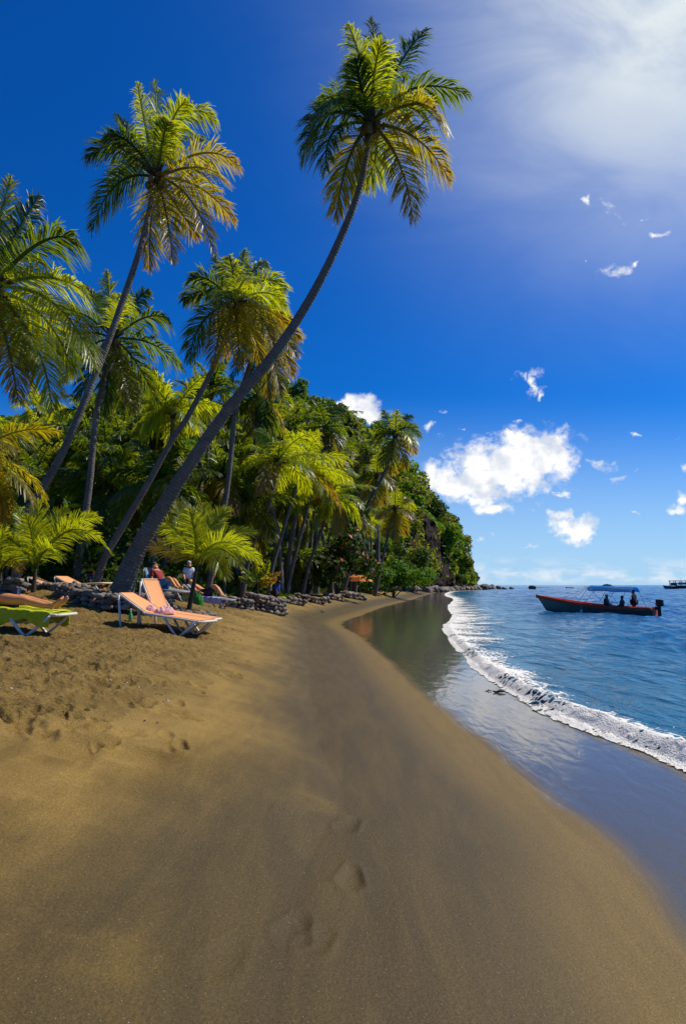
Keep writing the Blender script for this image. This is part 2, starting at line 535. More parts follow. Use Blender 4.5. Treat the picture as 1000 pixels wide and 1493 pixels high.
def build_foam():
    ln = dens(F_LINE, 60)
    seg = np.hypot(*np.diff(ln, axis=0).T); cum = np.concatenate([[0], np.cumsum(seg)])
    k0 = np.argmin(np.abs(ln[:, 1] - 2.0)); k1 = np.argmin(np.abs(ln[:, 1] - 240))
    s0, s1 = cum[k0], cum[k1]
    st = [s0]
    while st[-1] < s1:
        k = np.interp(st[-1], cum, ln[:, 1]); st.append(st[-1] + max(.016, .0032 * abs(k)))
    st = np.array(st)
    px = np.interp(st, cum, ln[:, 0]); py = np.interp(st, cum, ln[:, 1])
    tx = np.gradient(px); ty = np.gradient(py)
    for _ in range(60):
        tx = np.convolve(np.pad(tx, 2, 'edge'), np.ones(5) / 5, 'valid'); ty = np.convolve(np.pad(ty, 2, 'edge'), np.ones(5) / 5, 'valid')
    L = np.hypot(tx, ty); nx, ny = ty / L, -tx / L          # seaward normal
    w = np.interp(py, [2, 6, 8, 10, 13, 18, 25, 34, 50, 75, 110, 180, 240], [.95, 1.0, 1.08, 1.2, 1.5, 1.9, 2.6, 3.6, 4.2, 3.0, 2.5, 2.5, 2])
    u = np.concatenate([np.linspace(-.05, .35, 16)[:-1], .35 + (np.linspace(0, 1, 46) ** 1.3) * 1.0]); nu = len(u)
    wig = (fbm(st * .8, st * 0, 61, 4) - .5) * .55 + (fbm(st * 4, st * 0, 64, 2) - .5) * .12
    U = np.where(u < .35, u, .35 + (u - .35) * 1.0)[None, :]
    Q = np.where(u[None, :] < .35, U, .35 + (U - .35) * (w[:, None] - .35)) + wig[:, None] * .35 - .12
    x = (px[:, None] + nx[:, None] * Q).ravel(); y = (py[:, None] + ny[:, None] * Q).ravel()
    q = -sdist(F_D, x, y)
    t01 = np.tile(np.linspace(0, 1, nu), (len(st), 1)).ravel()
    ground = terrain(x, y)
    base = np.where(q > 0, np.maximum(sea_z(x, y, q), ground), ground)
    near = sstep(60, 10, y)
    lum = (fbm(x * 3.2, y * 3.2, 71, 4, .6) - .42) * .12 * near + (fbm(x * 12, y * 12, 75, 4, .65) - .5) * .06 * near
    crest = np.exp(-((t01 - .25) / .22) ** 2)
    edge = sstep(0, .12, t01) * sstep(1.0, .8, t01)
    z = base + .008 + np.maximum(lum, -.004) * crest * edge + .03 * edge * near
    inner = fbm(x * .9, y * .9, 81, 3)
    cover = np.clip(sstep(-.02, .05, t01) * (1.0 - 1.05 * t01 ** 1.4) + (inner - .5) * 1.0 + .06, 0, 1) * sstep(1.0, .86, t01)
    v = np.stack([x, y, z], 1)
    n = len(st)
    i = np.arange(n - 1)[:, None] * nu; j = np.arange(nu - 1)[None, :]
    f = np.stack([i + j, i + j + 1, i + nu + j + 1, i + nu + j], -1).reshape(-1, 4)[:, ::-1]
    me = npmesh('foam', v, f, [foam_material()], True, {'cover': cover})
    tag(link('foam', me), 'white lacy foam of a small wave breaking along the wet sand', kind='stuff')
build_foam()

def beach_debris():
    """countless little bits of shell, twig and weed on the sand"""
    g = np.random.default_rng(17); V = []; F = []; M = []; b = 0
    while len(M) < 900:
        yy = 1.8 + 22 * g.random() ** 1.3; xx = g.uniform(-.62, .3) * yy
        z, s, q = terrain([xx], [yy], True)
        if s[0] < .3 or (s[0] < 3.4 and g.random() < .8): continue
        smooth_zone = s[0] < 3.4 or yy < 5
        L = g.uniform(.002, .006) if smooth_zone else g.uniform(.006, .020) * (1 + yy * .03); w = L * g.uniform(.18, .7); a = g.uniform(0, 6.28)
        d = np.array([math.cos(a), math.sin(a), 0]); n = np.array([-d[1], d[0], 0]); c = np.array([xx, yy, z[0] + .006]); h = np.array([0, 0, w * .6])
        V += [c + d * L, c + n * w, c - d * L, c - n * w, c + h, c - h]
        for k in range(4):
            F += [(b + k, b + (k + 1) % 4, b + 4), (b + (k + 1) % 4, b + k, b + 5)]
        b += 6; M.append(0 if g.random() < .62 else 1)
    mats = [simple('weed_bits', (.035, .022, .010), .8, .5, 20), simple('shell_bits', (.62, .55, .42), .6, .3, 20)]
    tag(link('beach_debris', npmesh('beach_debris', np.array(V), np.array(F), mats, False, None, np.repeat(M, 8))), 'scattered bits of weed, twig and broken shell on the sand', kind='stuff')
beach_debris()

# ------------------------------------------------------------------ camera, sun and sky
cam = bpy.data.cameras.new('camera'); co = bpy.data.objects.new('camera', cam); COL.objects.link(co)
cam.sensor_fit = 'HORIZONTAL'; cam.sensor_width = 36.0; cam.lens = 36.0 * FOC / 1000.0
cam.clip_start = .05; cam.clip_end = 40000
co.location = CAM; co.rotation_euler = (R(90) + PITCH, 0, 0)
scene.camera = co

SUN_EL, SUN_AZ = 52.0, 66.0       # azimuth clockwise from +Y
sd = bpy.data.lights.new('sun', 'SUN'); so = bpy.data.objects.new('sun', sd); COL.objects.link(so)
sd.energy = 4.7; sd.angle = R(.53); sd.color = (1.0, .93, .80)
SUN = np.array([math.sin(R(SUN_AZ)) * math.cos(R(SUN_EL)), math.cos(R(SUN_AZ)) * math.cos(R(SUN_EL)), math.sin(R(SUN_EL))])
from mathutils import Vector
so.rotation_euler = Vector(-SUN).to_track_quat('-Z', 'Y').to_euler()
so.location = (30, 40, 60)

def build_world():
    w = bpy.data.worlds.new('World'); scene.world = w; w.use_nodes = True
    t = NT(w.node_tree)
    bg = t.n['Background']
    STR = .085
    bg.inputs['Strength'].default_value = STR
    sky = t.new('ShaderNodeTexSky'); sky.sky_type = 'NISHITA'; sky.sun_disc = False
    sky.sun_elevation = R(SUN_EL); sky.sun_rotation = R(SUN_AZ)
    sky.altitude = 0; sky.air_density = 1.0; sky.dust_density = .25; sky.ozone_density = 3.0
    hs = t.new('ShaderNodeHueSaturation'); hs.inputs['Saturation'].default_value = SKY_SAT; hs.inputs['Value'].default_value = SKY_VAL
    hs.inputs['Hue'].default_value = SKY_HUE
    t.l.new(sky.outputs[0], hs.inputs['Color'])
    gm = t.new('ShaderNodeGamma'); gm.inputs['Gamma'].default_value = SKY_GAM
    t.l.new(hs.outputs[0], gm.inputs['Color'])
    tint = t.mix(1.0, gm.outputs[0], SKY_TINT, 'MULTIPLY')
    g = t.new('ShaderNodeTexCoord').outputs['Generated']
    sx = t.new('ShaderNodeSeparateXYZ'); t.l.new(g, sx.inputs[0])
    yy = t.math('MAXIMUM', sx.outputs[1], .02)
    u = t.math('DIVIDE', sx.outputs[0], yy); v = t.math('DIVIDE', sx.outputs[2], yy)
    cb = t.new('ShaderNodeCombineXYZ'); t.l.new(u, cb.inputs[0]); t.l.new(v, cb.inputs[1]); uv = cb.outputs[0]
    ahead = t.mapr(sx.outputs[1], .05, .2)
    def uvof(px, py):
        d = ray(px, py); return d[0] / d[1], d[2] / d[1]
    CL = [(745, 678, 80, 44, 1), (790, 664, 50, 44, 1), (690, 704, 66, 24, 1), (642, 692, 36, 24, .85), (722, 742, 46, 14, .75), (700, 722, 44, 22, .8), (640, 640, 14, 8, .4), (890, 300, 20, 16, .42), (960, 340, 24, 10, .4), (1000, 730, 20, 16, .7), (905, 700, 20, 8, .45), (820, 720, 24, 8, .45), (680, 790, 30, 10, .45), (770, 800, 30, 8, .4), (770, 640, 44, 18, .9), (655, 706, 50, 14, .9), (742, 722, 16, 14, .5),
          (838, 770, 38, 22, .9), (822, 752, 20, 12, .8), (850, 780, 28, 14, .9), (780, 558, 18, 24, .62), (762, 550, 18, 10, .5), (788, 575, 10, 10, .6),
          (905, 392, 34, 15, .6), (925, 380, 14, 8, .6), (520, 598, 42, 20, 1), (495, 590, 20, 14, .9), (545, 606, 18, 16, .9), (625, 624, 15, 11, .5), (868, 679, 26, 13, .6),
          (925, 634, 24, 8, .45), (985, 643, 20, 6, .4), (994, 681, 16, 11, .6), (985, 742, 22, 13, .65), (925, 752, 9, 6, .5), (716, 778, 16, 10, .35), (906, 322, 14, 16, .38), (862, 292, 14, 14, .34),
          (944, 322, 10, 7, .32), (650, 603, 14, 7, .38), (752, 612, 18, 9, .4), (670, 620, 9, 6, .35), (858, 382, 12, 6, .3), (940, 690, 10, 5, .35), (715, 700, 12, 10, .5)]
    wn = t.new('ShaderNodeTexNoise'); wn.inputs['Scale'].default_value = 34; wn.inputs['Detail'].default_value = 4; t.l.new(uv, wn.inputs['Vector'])
    wo = t.vmath('MULTIPLY', t.vmath('SUBTRACT', wn.outputs['Color'], (.5, .5, .5)), (.075, .045, 0))
    uvw = t.vmath('ADD', uv, wo)
    fld = None
    for (px, py, rx, ry, st) in CL:
        cu, cv = uvof(px, py); ru = (uvof(px + rx, py)[0] - cu) * 1.25; rv = (uvof(px, py - ry)[1] - cv) * 1.25
        d = t.vmath('MULTIPLY', t.vmath('SUBTRACT', uvw, (cu, cv, 0)), (1 / ru, 1 / rv, 0))
        e = t.math('MULTIPLY_ADD', t.vmath('LENGTH', d), -1.0, st)
        if st > .7: e = t.math('MULTIPLY', e, 1.25)
        fld = e if fld is None else t.math('MAXIMUM', fld, e)
    n1 = t.noise(uv, 26, 8, .62, .25); n0 = t.noise(uv, 9, 3, .5)
    fine = t.noise(t.vmath('MULTIPLY', uv, (.75, 1.2, 1)), 70, 6, .65, .6)
    dn = t.math('ADD', fld, t.math('MULTIPLY', t.math('SUBTRACT', n1, .5), 1.55))
    dn = t.math('ADD', dn, t.math('MULTIPLY', t.math('SUBTRACT', fine, .5), .6))
    dens_ = t.math('MULTIPLY', t.mapr(dn, .0, .70), t.mapr(fine, .15, .55, .72, 1.0))
    off = t.vmath('ADD', uv, (.010, .014, 0))
    sh = t.mapr(t.math('SUBTRACT', t.noise(uv, 17, 4, .5, .2), t.noise(off, 17, 4, .5, .2)), -.16, .10)
    ccol = t.mix(sh, (8.4, 9.0, 10.2), (13.2, 12.9, 12.5))
    # low bank on the horizon
    hz = t.math('MULTIPLY', t.mapr(v, .055, .012), t.mapr(v, -.002, .01))
    mp = t.vmath('MULTIPLY', uv, (1, 2.6, 1))
    hn = t.noise(mp, 16, 6, .6)
    hb = t.math('MULTIPLY', t.mapr(hn, .42, .66), hz)
    # thin cirrus veil towards the sun
    dt = t.vmath('DOT_PRODUCT', g, tuple(VEIL))
    veil = t.math('POWER', t.math('MAXIMUM', dt, 0.0), VEIL_POW)
    cn = t.noise(t.vmath('MULTIPLY', uv, (1.0, 1.5, 1)), 2.6, 6, .55, .8)
    veil = t.math('MULTIPLY', veil, t.mapr(cn, .28, .72, .62, 1.12), clamp=True)
    c = tint
    c = t.mix(t.math('MULTIPLY', t.mapr(v, .33, -.04), HZ_AMT), c, (6.0, 8.5, 11.4))
    c = t.mix(t.math('MULTIPLY', veil, VEIL_AMT), c, (9.4, 10.2, 10.4))
    c = t.mix(t.math('MULTIPLY', hb, .7), c, (10.0, 10.6, 11.3))
    c = t.mix(t.math('MULTIPLY', dens_, ahead), c, ccol)
    t.l.new(c, bg.inputs['Color'])
SKY_SAT, SKY_VAL, SKY_HUE, SKY_GAM = 1.2, 1.0, .5, 1.0
SKY_TINT = (.05, .66, 1.36)
VEIL = ray(1010, -60); VEIL = VEIL / np.linalg.norm(VEIL); VEIL_POW = 30.0; VEIL_AMT = .95; HZ_AMT = .85
build_world()

scene.view_settings.view_transform = 'Standard'
scene.view_settings.look = 'None'
scene.view_settings.exposure = 0.0
scene.view_settings.gamma = 1.0
scene.render.engine = 'CYCLES'
scene.cycles.use_denoising = True
scene.cycles.max_bounces = 6
scene.cycles.transparent_max_bounces = 12
scene.cycles.sample_clamp_indirect = 4.0
scene.cycles.caustics_reflective = False
scene.cycles.caustics_refractive = False
# ------------------------------------------------------------------ foliage materials
def leaf_material(name, c_dark, c_light, trans, t_amt=.52, rough=.36, dry=(.30, .17, .045), spec=.5):
    m, t, b = mat(name)
    rnd = t.objrand(); geo = t.new('ShaderNodeNewGeometry').outputs['Position']
    n = t.noise(geo, 1.3, 3, .6)
    f = t.math('MULTIPLY_ADD', n, .9, t.math('MULTIPLY_ADD', rnd, .5, -.2), clamp=True)
    c = t.mix(f, c_dark, c_light)
    age = t.attr('age')
    c = t.mix(age, c, dry)
    t.set(b.inputs['Base Color'], c)
    b.inputs['Roughness'].default_value = rough
    b.inputs['Specular IOR Level'].default_value = spec
    tr = t.new('ShaderNodeBsdfTranslucent')
    tc = t.mix(age, t.mix(f, tuple(x * .7 for x in trans), trans), (.75, .33, .03))
    t.set(tr.inputs['Color'], tc)
    ms = t.new('ShaderNodeMixShader'); ms.inputs[0].default_value = t_amt
    t.l.new(b.outputs[0], ms.inputs[1]); t.l.new(tr.outputs[0], ms.inputs[2])
    t.l.new(ms.outputs[0], t.n['Material Output'].inputs['Surface'])
    return m
M_FROND = leaf_material('palm_frond_green', (.020, .066, .006), (.060, .120, .008), (.30, .42, .010))  # green deepened so the shade of darker fronds sits in the colour
M_FROND_LIGHT = leaf_material('palm_frond_light', (.070, .145, .007), (.165, .240, .010), (.86, .92, .014))  # sunlit yellow-green put into the colour of the brighter fronds
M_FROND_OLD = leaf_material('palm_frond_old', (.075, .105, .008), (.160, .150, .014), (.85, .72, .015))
M_LEAF = [leaf_material('broadleaf_green', (.045, .120, .007), (.130, .225, .014), (.36, .54, .010), .35, .6, spec=.25),
          leaf_material('broadleaf_olive', (.090, .125, .009), (.20, .215, .018), (.50, .52, .012), .35, .6, spec=.25),
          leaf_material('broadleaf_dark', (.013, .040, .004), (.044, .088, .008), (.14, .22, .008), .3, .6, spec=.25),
          leaf_material('broadleaf_bright', (.045, .130, .010), (.085, .200, .016), (.22, .40, .015), .35, .6, spec=.2)]
M_FLOWER = simple('red_blossom', (.55, .05, .015), .5, .3)

def bark_material():
    m, t, b = mat('palm_bark')
    co = t.new('ShaderNodeTexCoord').outputs['Object']
    a = t.attr('along')
    ring = t.math('SINE', t.math('MULTIPLY_ADD', a, 70.0, t.math('MULTIPLY', t.noise(co, 2.5, 3), 9.0)))
    n = t.noise(co, 6, 6, .65); n2 = t.noise(co, 1.2, 3)
    c = t.mix(n, (.040, .034, .028), (.27, .23, .185))
    c = t.mix(t.mapr(n2, .5, .75), c, (.22, .20, .16))
    c = t.mix(t.math('MULTIPLY', t.mapr(ring, .55, .98), .35), c, (.03, .025, .02))
    t.set(b.inputs['Base Color'], c); b.inputs['Roughness'].default_value = .85
    b.inputs['Specular IOR Level'].default_value = .25
    h = t.math('ADD', t.math('MULTIPLY', ring, -.14), n)
    t.l.new(t.bump(h, .8, .03), b.inputs['Normal'])
    return m
M_BARK = bark_material()
M_WOOD = simple('tree_bark', (.09, .07, .05), .85, .5, 6, bump=.5)
M_HUSK = simple('palm_heart', (.055, .035, .018), .8, .5, 14, bump=.5)
M_NUT = simple('coconut_husk', (.10, .085, .02), .5, .4, 10)

# ------------------------------------------------------------------ fronds
def unit(a):
    return a / (np.linalg.norm(a, axis=-1, keepdims=True) + 1e-9)

def frond_geo(p0, p1, p2, leaf=.75, n=62, wid=.05, roll=0.0, droop=1.0, age=0.0, seed=0, tipage=0.0, swept=(0, 0, 0), view=None, vw=0.0):
    """one feather leaf: a curved midrib and its drooping leaflets -> verts, quads, age per vertex"""
    g = np.random.default_rng(seed)
    p0, p1, p2 = [np.array(p, float) for p in (p0, p1, p2)]
    B = lambda t: ((1 - t) ** 2)[:, None] * p0 + (2 * t * (1 - t))[:, None] * p1 + (t ** 2)[:, None] * p2
    D = lambda t: unit((1 - t)[:, None] * (p1 - p0) + t[:, None] * (p2 - p1))
    h = p2 - p0; h[2] = 0
    if np.linalg.norm(h) < .25: h = np.array([.3, 1, 0.]) if abs(h[0]) < .2 else h
    S0 = unit(np.cross(h, [0, 0, 1.0]))
    if view is not None:                       # feather turned part-way broadside, as the wind holds it
        Sc = unit(np.cross(unit(p2 - p0), view)); Sc = Sc if Sc.dot(S0) >= 0 else -Sc
        S0 = unit(S0 * (1 - vw) + Sc * vw)
    Z = np.array([0, 0, 1.0])
    # midrib
    tt = np.linspace(0, 1, 14); c = B(tt); T = D(tt)
    Nn = unit(np.cross(np.broadcast_to(S0, T.shape), T)); Sv = unit(np.cross(T, Nn))
    rad = (.040 * (1 - tt) ** .8 + .006)[:, None] * (leaf / .75) * (np.where(tt < .06, 1.7, 1.0))[:, None]
    ring = np.stack([c + Nn * rad, c - Nn * rad * .5 + Sv * rad * 1.1, c - Nn * rad * .5 - Sv * rad * 1.1], 1)
    V = [ring.reshape(-1, 3)]; F = []
    i = np.arange(13)[:, None] * 3; k = np.arange(3)[None, :]
    F.append(np.stack([i + k, i + (k + 1) % 3, i + 3 + (k + 1) % 3, i + 3 + k], -1).reshape(-1, 4))
    AG = [np.full(14 * 3, age)]
    base = 42
    n = int(n * 1.45); wid = wid * .68; droop = droop * 1.25
    t = np.linspace(.13, .995, n)
    for side in (-1, 1):
        ts = np.clip(t + g.normal(0, .004, n), 0, 1)
        b = B(ts); T = D(ts); N = unit(np.cross(np.broadcast_to(S0, T.shape), T)); S = unit(np.cross(T, N))
        rr = R(roll) + g.normal(0, .10, n)
        cs, sn = np.cos(rr)[:, None], np.sin(rr)[:, None]
        S2 = S * cs + N * sn; N2 = N * cs - S * sn
        a = np.radians(72 - 48 * ts + g.normal(0, 5, n) + 5 * np.sin(ts * 43 + seed * 1.7 + side * 2) + 3 * np.sin(ts * 90 + seed))[:, None]
        L = leaf * (.36 + .64 * np.sin(np.pi * np.clip(ts * .92 + .12, 0, 1)) ** .8) * (1 - .25 * np.maximum(ts - .85, 0) / .15) * g.uniform(.85, 1.08, n)
        L = L * np.where(g.random(n) < .07, g.uniform(.25, .7, n), 1.0) * (1 + .16 * np.sin(ts * 31 + seed + side))
        L = L[:, None]
        d = unit(T * np.cos(a) + side * S2 * np.sin(a) + N2 * .22)
        dr = droop * (g.uniform(.7, 1.35, n) + .35 * np.sin(ts * 37 + seed * 2.3))[:, None]
        sw = np.array(swept, float)
        m1 = b + d * L * .5 + (-Z * .09 * dr + sw * .08) * L
        e = b + d * L * .88 + (-Z * .42 * dr + sw * .35) * L
        wv = unit(np.cross(d, N2 + g.normal(0, .25, (n, 3))))
        W = wid * (.75 + .35 * np.sin(np.pi * ts))[:, None] * .5
        q = np.stack([b + wv * W * .5, b - wv * W * .5, m1 + wv * W, m1 - wv * W, e + wv * W * .18, e - wv * W * .18], 1)
        V.append(q.reshape(-1, 3))
        o = base + np.arange(n)[:, None] * 6
        F.append(np.concatenate([o + np.array([0, 1, 3, 2]), o + np.array([2, 3, 5, 4])]))
        ag = np.clip(age + tipage * sstep(.45, 1.0, ts) + g.normal(0, .06, n), 0, 1)
        AG.append(np.repeat(ag, 6) + np.tile([0, 0, .0, .0, .12, .12], n) * (.3 + tipage))
        base += n * 6
    return np.vstack(V), np.vstack(F), np.clip(np.concatenate(AG), 0, 1)

def merge_geo(parts):
    vs, fs, ags = [], [], []; b = 0
    for v, f, a in parts:
        vs.append(v); fs.append(f + b); ags.append(a); b += len(v)
    return np.vstack(vs), np.vstack(fs), np.concatenate(ags)

def frond_obj(parent, geo, m, label=None):
    v, f, a = geo
    o = link('frond', npmesh('frond', v, f, [m], False, {'age': a}), parent)
    if label: o['label'] = label
    return o

# ------------------------------------------------------------------ trunks
def trunk_mesh(pts, rad, seed=0, sides=14, ringstep=.10):
    """tapered ringed palm stem along world points (made relative to the first)"""
    g = np.random.default_rng(seed)
    n0 = 60
    c = np.array(catmull(pts, n0)); tr = np.interp(np.linspace(0, 1, n0), np.linspace(0, 1, len(rad)), rad) * .54
    seg = np.concatenate([[0], np.cumsum(np.linalg.norm(np.diff(c, axis=0), axis=1))])
    nl = max(24, min(260, int(seg[-1] / (ringstep * .5))))
    s = np.linspace(0, seg[-1], nl)
    C = np.stack([np.interp(s, seg, c[:, k]) for k in range(3)], 1); RD = np.interp(s, seg, tr)
    T = unit(np.gradient(C, axis=0))
    ref = unit(np.cross(T, np.array([0, 1.0, .05]))); w = np.cross(T, ref)
    a = np.linspace(0, 2 * np.pi, sides, endpoint=False)
    rj = RD[:, None] * (1 + g.normal(0, .03, (nl, sides)) + (np.arange(nl) % 2)[:, None] * .012)
    V = C[:, None, :] + rj[..., None] * (np.cos(a)[None, :, None] * ref[:, None] + np.sin(a)[None, :, None] * w[:, None])
    i = np.arange(nl - 1)[:, None] * sides; k = np.arange(sides)[None, :]
    F = np.stack([i + k, i + (k + 1) % sides, i + sides + (k + 1) % sides, i + sides + k], -1).reshape(-1, 4)
    return V.reshape(-1, 3), F, np.repeat(s, sides)

def add_trunk(parent, org, pts, rad, seed=0, m=None, sides=14):
    v, f, al = trunk_mesh(pts, rad, seed, sides)
    return link('trunk', npmesh('trunk', v - org, f, [m or M_BARK], True, {'along': al}), parent)

def base_pt(px, py, Y):
    p = P(px, py, Y); p[2] = zt(p[0], p[1]) - .12
    return p

# generic frond shapes: launch elevation -> (mid, tip) in the local x/z plane
def local_frond(el, L, g, sag=1.0):
    e = R(el)
    mid = np.array([math.cos(e) * L * .5, g.normal(0, .05) * L, math.sin(e) * L * .5])
    e2 = R(el - 62 * sag)
    tip = mid + np.array([math.cos(e2) * L * .5, g.normal(0, .07) * L, math.sin(e2) * L * .5])
    return mid, tip

def crown_geo(seed, L=3.2, n=20, leaf=.72, nl=44, wid=.06, lo=-55, hi=82, old=.25):
    g = np.random.default_rng(seed); parts = []
    for i in range(n):
        el = lo + (hi - lo) * (i + .5) / n + g.normal(0, 5)
        az = i * 2.39996 + g.normal(0, .22)
        l = L * g.uniform(.85, 1.1) * (.8 if el > 60 else 1) * (.85 if el < -30 else 1)
        m, t = local_frond(el, l, g, g.uniform(.8, 1.15) * (.55 if el > 65 else 1) * (.7 if el < -25 else 1))
        rz = rotz(az)
        age = max(0, (-el - 5) / 50) * g.uniform(.2, 1.0) * old * 2.2
        parts.append(frond_geo((0, 0, 0), rz @ m, rz @ t, leaf, nl, wid, g.normal(0, 22), g.uniform(.7, 1.3), min(.8, age), seed * 100 + i, g.uniform(0, .25)))
    return merge_geo(parts)

def heart(parent, loc, r=.22, nuts=0, seed=0):
    g = random.Random(seed); m = MB()
    m.ball(loc, r, 12, 8, (1, 1, 1.5))
    for k in range(14):
        a = k * 2.4; e = g.uniform(-.2, 1.2)
        d = np.array([math.cos(a) * math.cos(e), math.sin(a) * math.cos(e), math.sin(e)])
        m.bar(np.array(loc) + d * r * .5, np.array(loc) + d * r * 2.4, .10, .035)
    m.build('crown_shaft', M_HUSK, parent, True)
    for k in range(nuts):
        a = k * 2.4 + 1; q = MB()
        q.ball(np.array(loc) + np.array([math.cos(a) * r * 1.25, math.sin(a) * r * 1.25, -r * g.uniform(.5, 1.7)]), .125, 10, 7, (1, 1, 1.25))
        q.build('coconut', M_NUT, parent, True)

# hero palms: every frond follows one seen in the photo: (mid px, tip px, depth offset of the tip, roll, material, leaf)
def hero_palm(label, trunk, Y, rad, centre, fronds, leaf=.8, nl=64, wid=.055, nuts=5, seed=1, dY=0.0, base_on_ground=True):
    """trunk = pixel points bottom to top; Y = depth at foot, dY = change of depth up to the crown"""
    k = len(trunk)
    tp = [P(x, y, Y + dY * i / (k - 1)) for i, (x, y) in enumerate(trunk)]
    if base_on_ground: tp[0][2] = zt(tp[0][0], tp[0][1]) - .15
    org = tp[0].copy()
    root = empty('coconut_palm', org)
    tag(root, label, 'palm tree', 'coconut palms on the beach front')
    add_trunk(root, org, tp, rad, seed)
    Yc = Y + dY
    C = P(centre[0], centre[1], Yc)
    heart(root, C - org, rad[-1] * 1.35, nuts, seed)
    for i, fr in enumerate(fronds):
        (mx, my), (tx, ty), dy = fr[0], fr[1], fr[2]
        roll = fr[3] if len(fr) > 3 else 0; kind = fr[4] if len(fr) > 4 else 'g'
        m = P(mx, my, Yc + dy * .55); t = P(tx, ty, Yc + dy)
        # bezier control so the curve passes through the mid point
        c = 2 * m - .5 * (C + t)
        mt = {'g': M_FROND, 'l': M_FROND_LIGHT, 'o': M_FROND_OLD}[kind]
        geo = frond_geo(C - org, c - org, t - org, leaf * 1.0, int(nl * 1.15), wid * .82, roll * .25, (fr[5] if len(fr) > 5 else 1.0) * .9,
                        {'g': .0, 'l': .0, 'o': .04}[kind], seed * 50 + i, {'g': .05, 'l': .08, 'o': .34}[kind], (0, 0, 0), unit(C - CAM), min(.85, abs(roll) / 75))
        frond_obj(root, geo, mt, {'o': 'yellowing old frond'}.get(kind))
    return root

# 1. the tall palm leaning out over the beach
hero_palm('tall slender palm leaning far out over the sand, highest crown of all', [(172, 866), (196, 812), (262, 700), (330, 600), (400, 515), (455, 430), (497, 345), (525, 270), (541, 188)],
    16.0, [.62, .43, .31, .26, .235, .215, .19, .16, .13], (541, 180),
    [((529, 98), (508, 34), .5, 70, 'l'), ((548, 95), (541, 24), 1.2, -60, 'g'), ((583, 92), (622, 42), .8, 80, 'g'), ((602, 128), (682, 137), -.6, 20, 'g', 1.1),
     ((606, 150), (647, 182), -1.8, 20, 'o', 1.0), ((606, 200), (656, 264), -.8, 30, 'o', .8), ((580, 232), (602, 322), -.9, 60, 'o', .7), ((548, 225), (530, 272), 1.6, 30, 'l', .7),
     ((508, 232), (490, 318), .4, -60, 'o', .6), ((488, 190), (476, 248), -1.4, -20, 'g', .9), ((474, 166), (441, 234), -.4, -30, 'g', .9), ((500, 143), (454, 182), -2.0, 0, 'g', 1.0),
     ((498, 140), (466, 152), 1.8, -30, 'g', .8), ((560, 120), (572, 78), 2.4, 50, 'l'), ((590, 150), (628, 150), 2.4, 10, 'l', 1.0),
     ((525, 120), (520, 85), -1.6, -60, 'g'), ((545, 110), (556, 62), -1.2, 60, 'l')],
    leaf=.92, nl=70, wid=.058, nuts=6, seed=1)
# 2. the second tall palm
hero_palm('second tall palm with a grey leaning trunk, standing behind the stone terrace', [(22, 800), (40, 754), (56, 722), (94, 654), (133, 560), (162, 486), (200, 376), (213, 328), (226, 266)],
    20.0, [.30, .26, .24, .225, .215, .205, .19, .18, .16], (228, 258),
    [((212, 182), (200, 119), -.8, 60, 'l'), ((229, 180), (226, 116), .8, -60, 'l'), ((250, 178), (272, 148), -1.2, 50, 'l', .8), ((270, 168), (316, 178), .5, 40, 'l', .9),
     ((198, 205), (170, 166), 1.0, -50, 'g'), ((188, 206), (154, 200), -1.2, -20, 'g'), ((172, 214), (127, 230), -.5, -20, 'g', .9), ((172, 266), (133, 337), -.6, -40, 'g', .8),
     ((296, 222), (350, 244), -.8, 30, 'o', .8), ((290, 243), (332, 270), -2.2, 10, 'o', .8), ((290, 272), (342, 323), .5, 40, 'o', .7), ((276, 288), (313, 370), -.8, 50, 'o', .6),
     ((242, 308), (252, 383), -.6, 60, 'o', .5), ((220, 318), (218, 393), .8, -60, 'o', .5), ((238, 200), (246, 176), -1.6, 30, 'l'),
     ((262, 206), (298, 205), 2.2, 10, 'g', .8), ((190, 240), (160, 275), 2.0, -20, 'g', .9), ((258, 300), (288, 345), 2.0, 40, 'o', .6)],
    leaf=.95, nl=66, wid=.062, nuts=6, seed=2, dY=1.0)
# 3. the palm left of the big leaning trunk
hero_palm('mid-height palm with a thin trunk bending behind the big leaning trunk', [(138, 852), (150, 820), (187, 754), (216, 704), (252, 639), (271, 612), (300, 558), (324, 505), (341, 446)],
    24.0, [.34, .27, .24, .22, .21, .20, .19, .18, .16], (342, 440),
    [((350, 400), (358, 364), .6, 60, 'l'), ((340, 400), (334, 375), -.8, -60, 'l'), ((364, 400), (388, 381), .6, 60, 'l', .8), ((326, 407), (312, 372), 1.2, -50, 'g'), ((305, 408), (278, 406), -.8, -20, 'g', .9),
     ((300, 424), (268, 438), .4, -30, 'g', .8), ((296, 468), (276, 528), -.4, -50, 'g', .7), ((322, 480), (311, 534), -.6, -50, 'o', .6), ((386, 408), (414, 424), .6, 40, 'l', .8), ((386, 426), (418, 447), -.8, 30, 'l', .8),
     ((376, 456), (398, 502), -1.0, 40, 'o', .7), ((364, 472), (382, 532), .4, 50, 'o', .6), ((346, 480), (350, 536), -1.2, 60, 'o', .6), ((384, 448), (420, 474), 1.4, 30, 'o', .7), ((356, 408), (376, 410), -3.0, 0, 'l', 1.1),
     ((330, 425), (318, 450), -2.4, 0, 'g', 1.0), ((334, 470), (328, 520), 1.5, -40, 'o', .6)],
    leaf=.95, nl=60, wid=.07, nuts=5, seed=3)
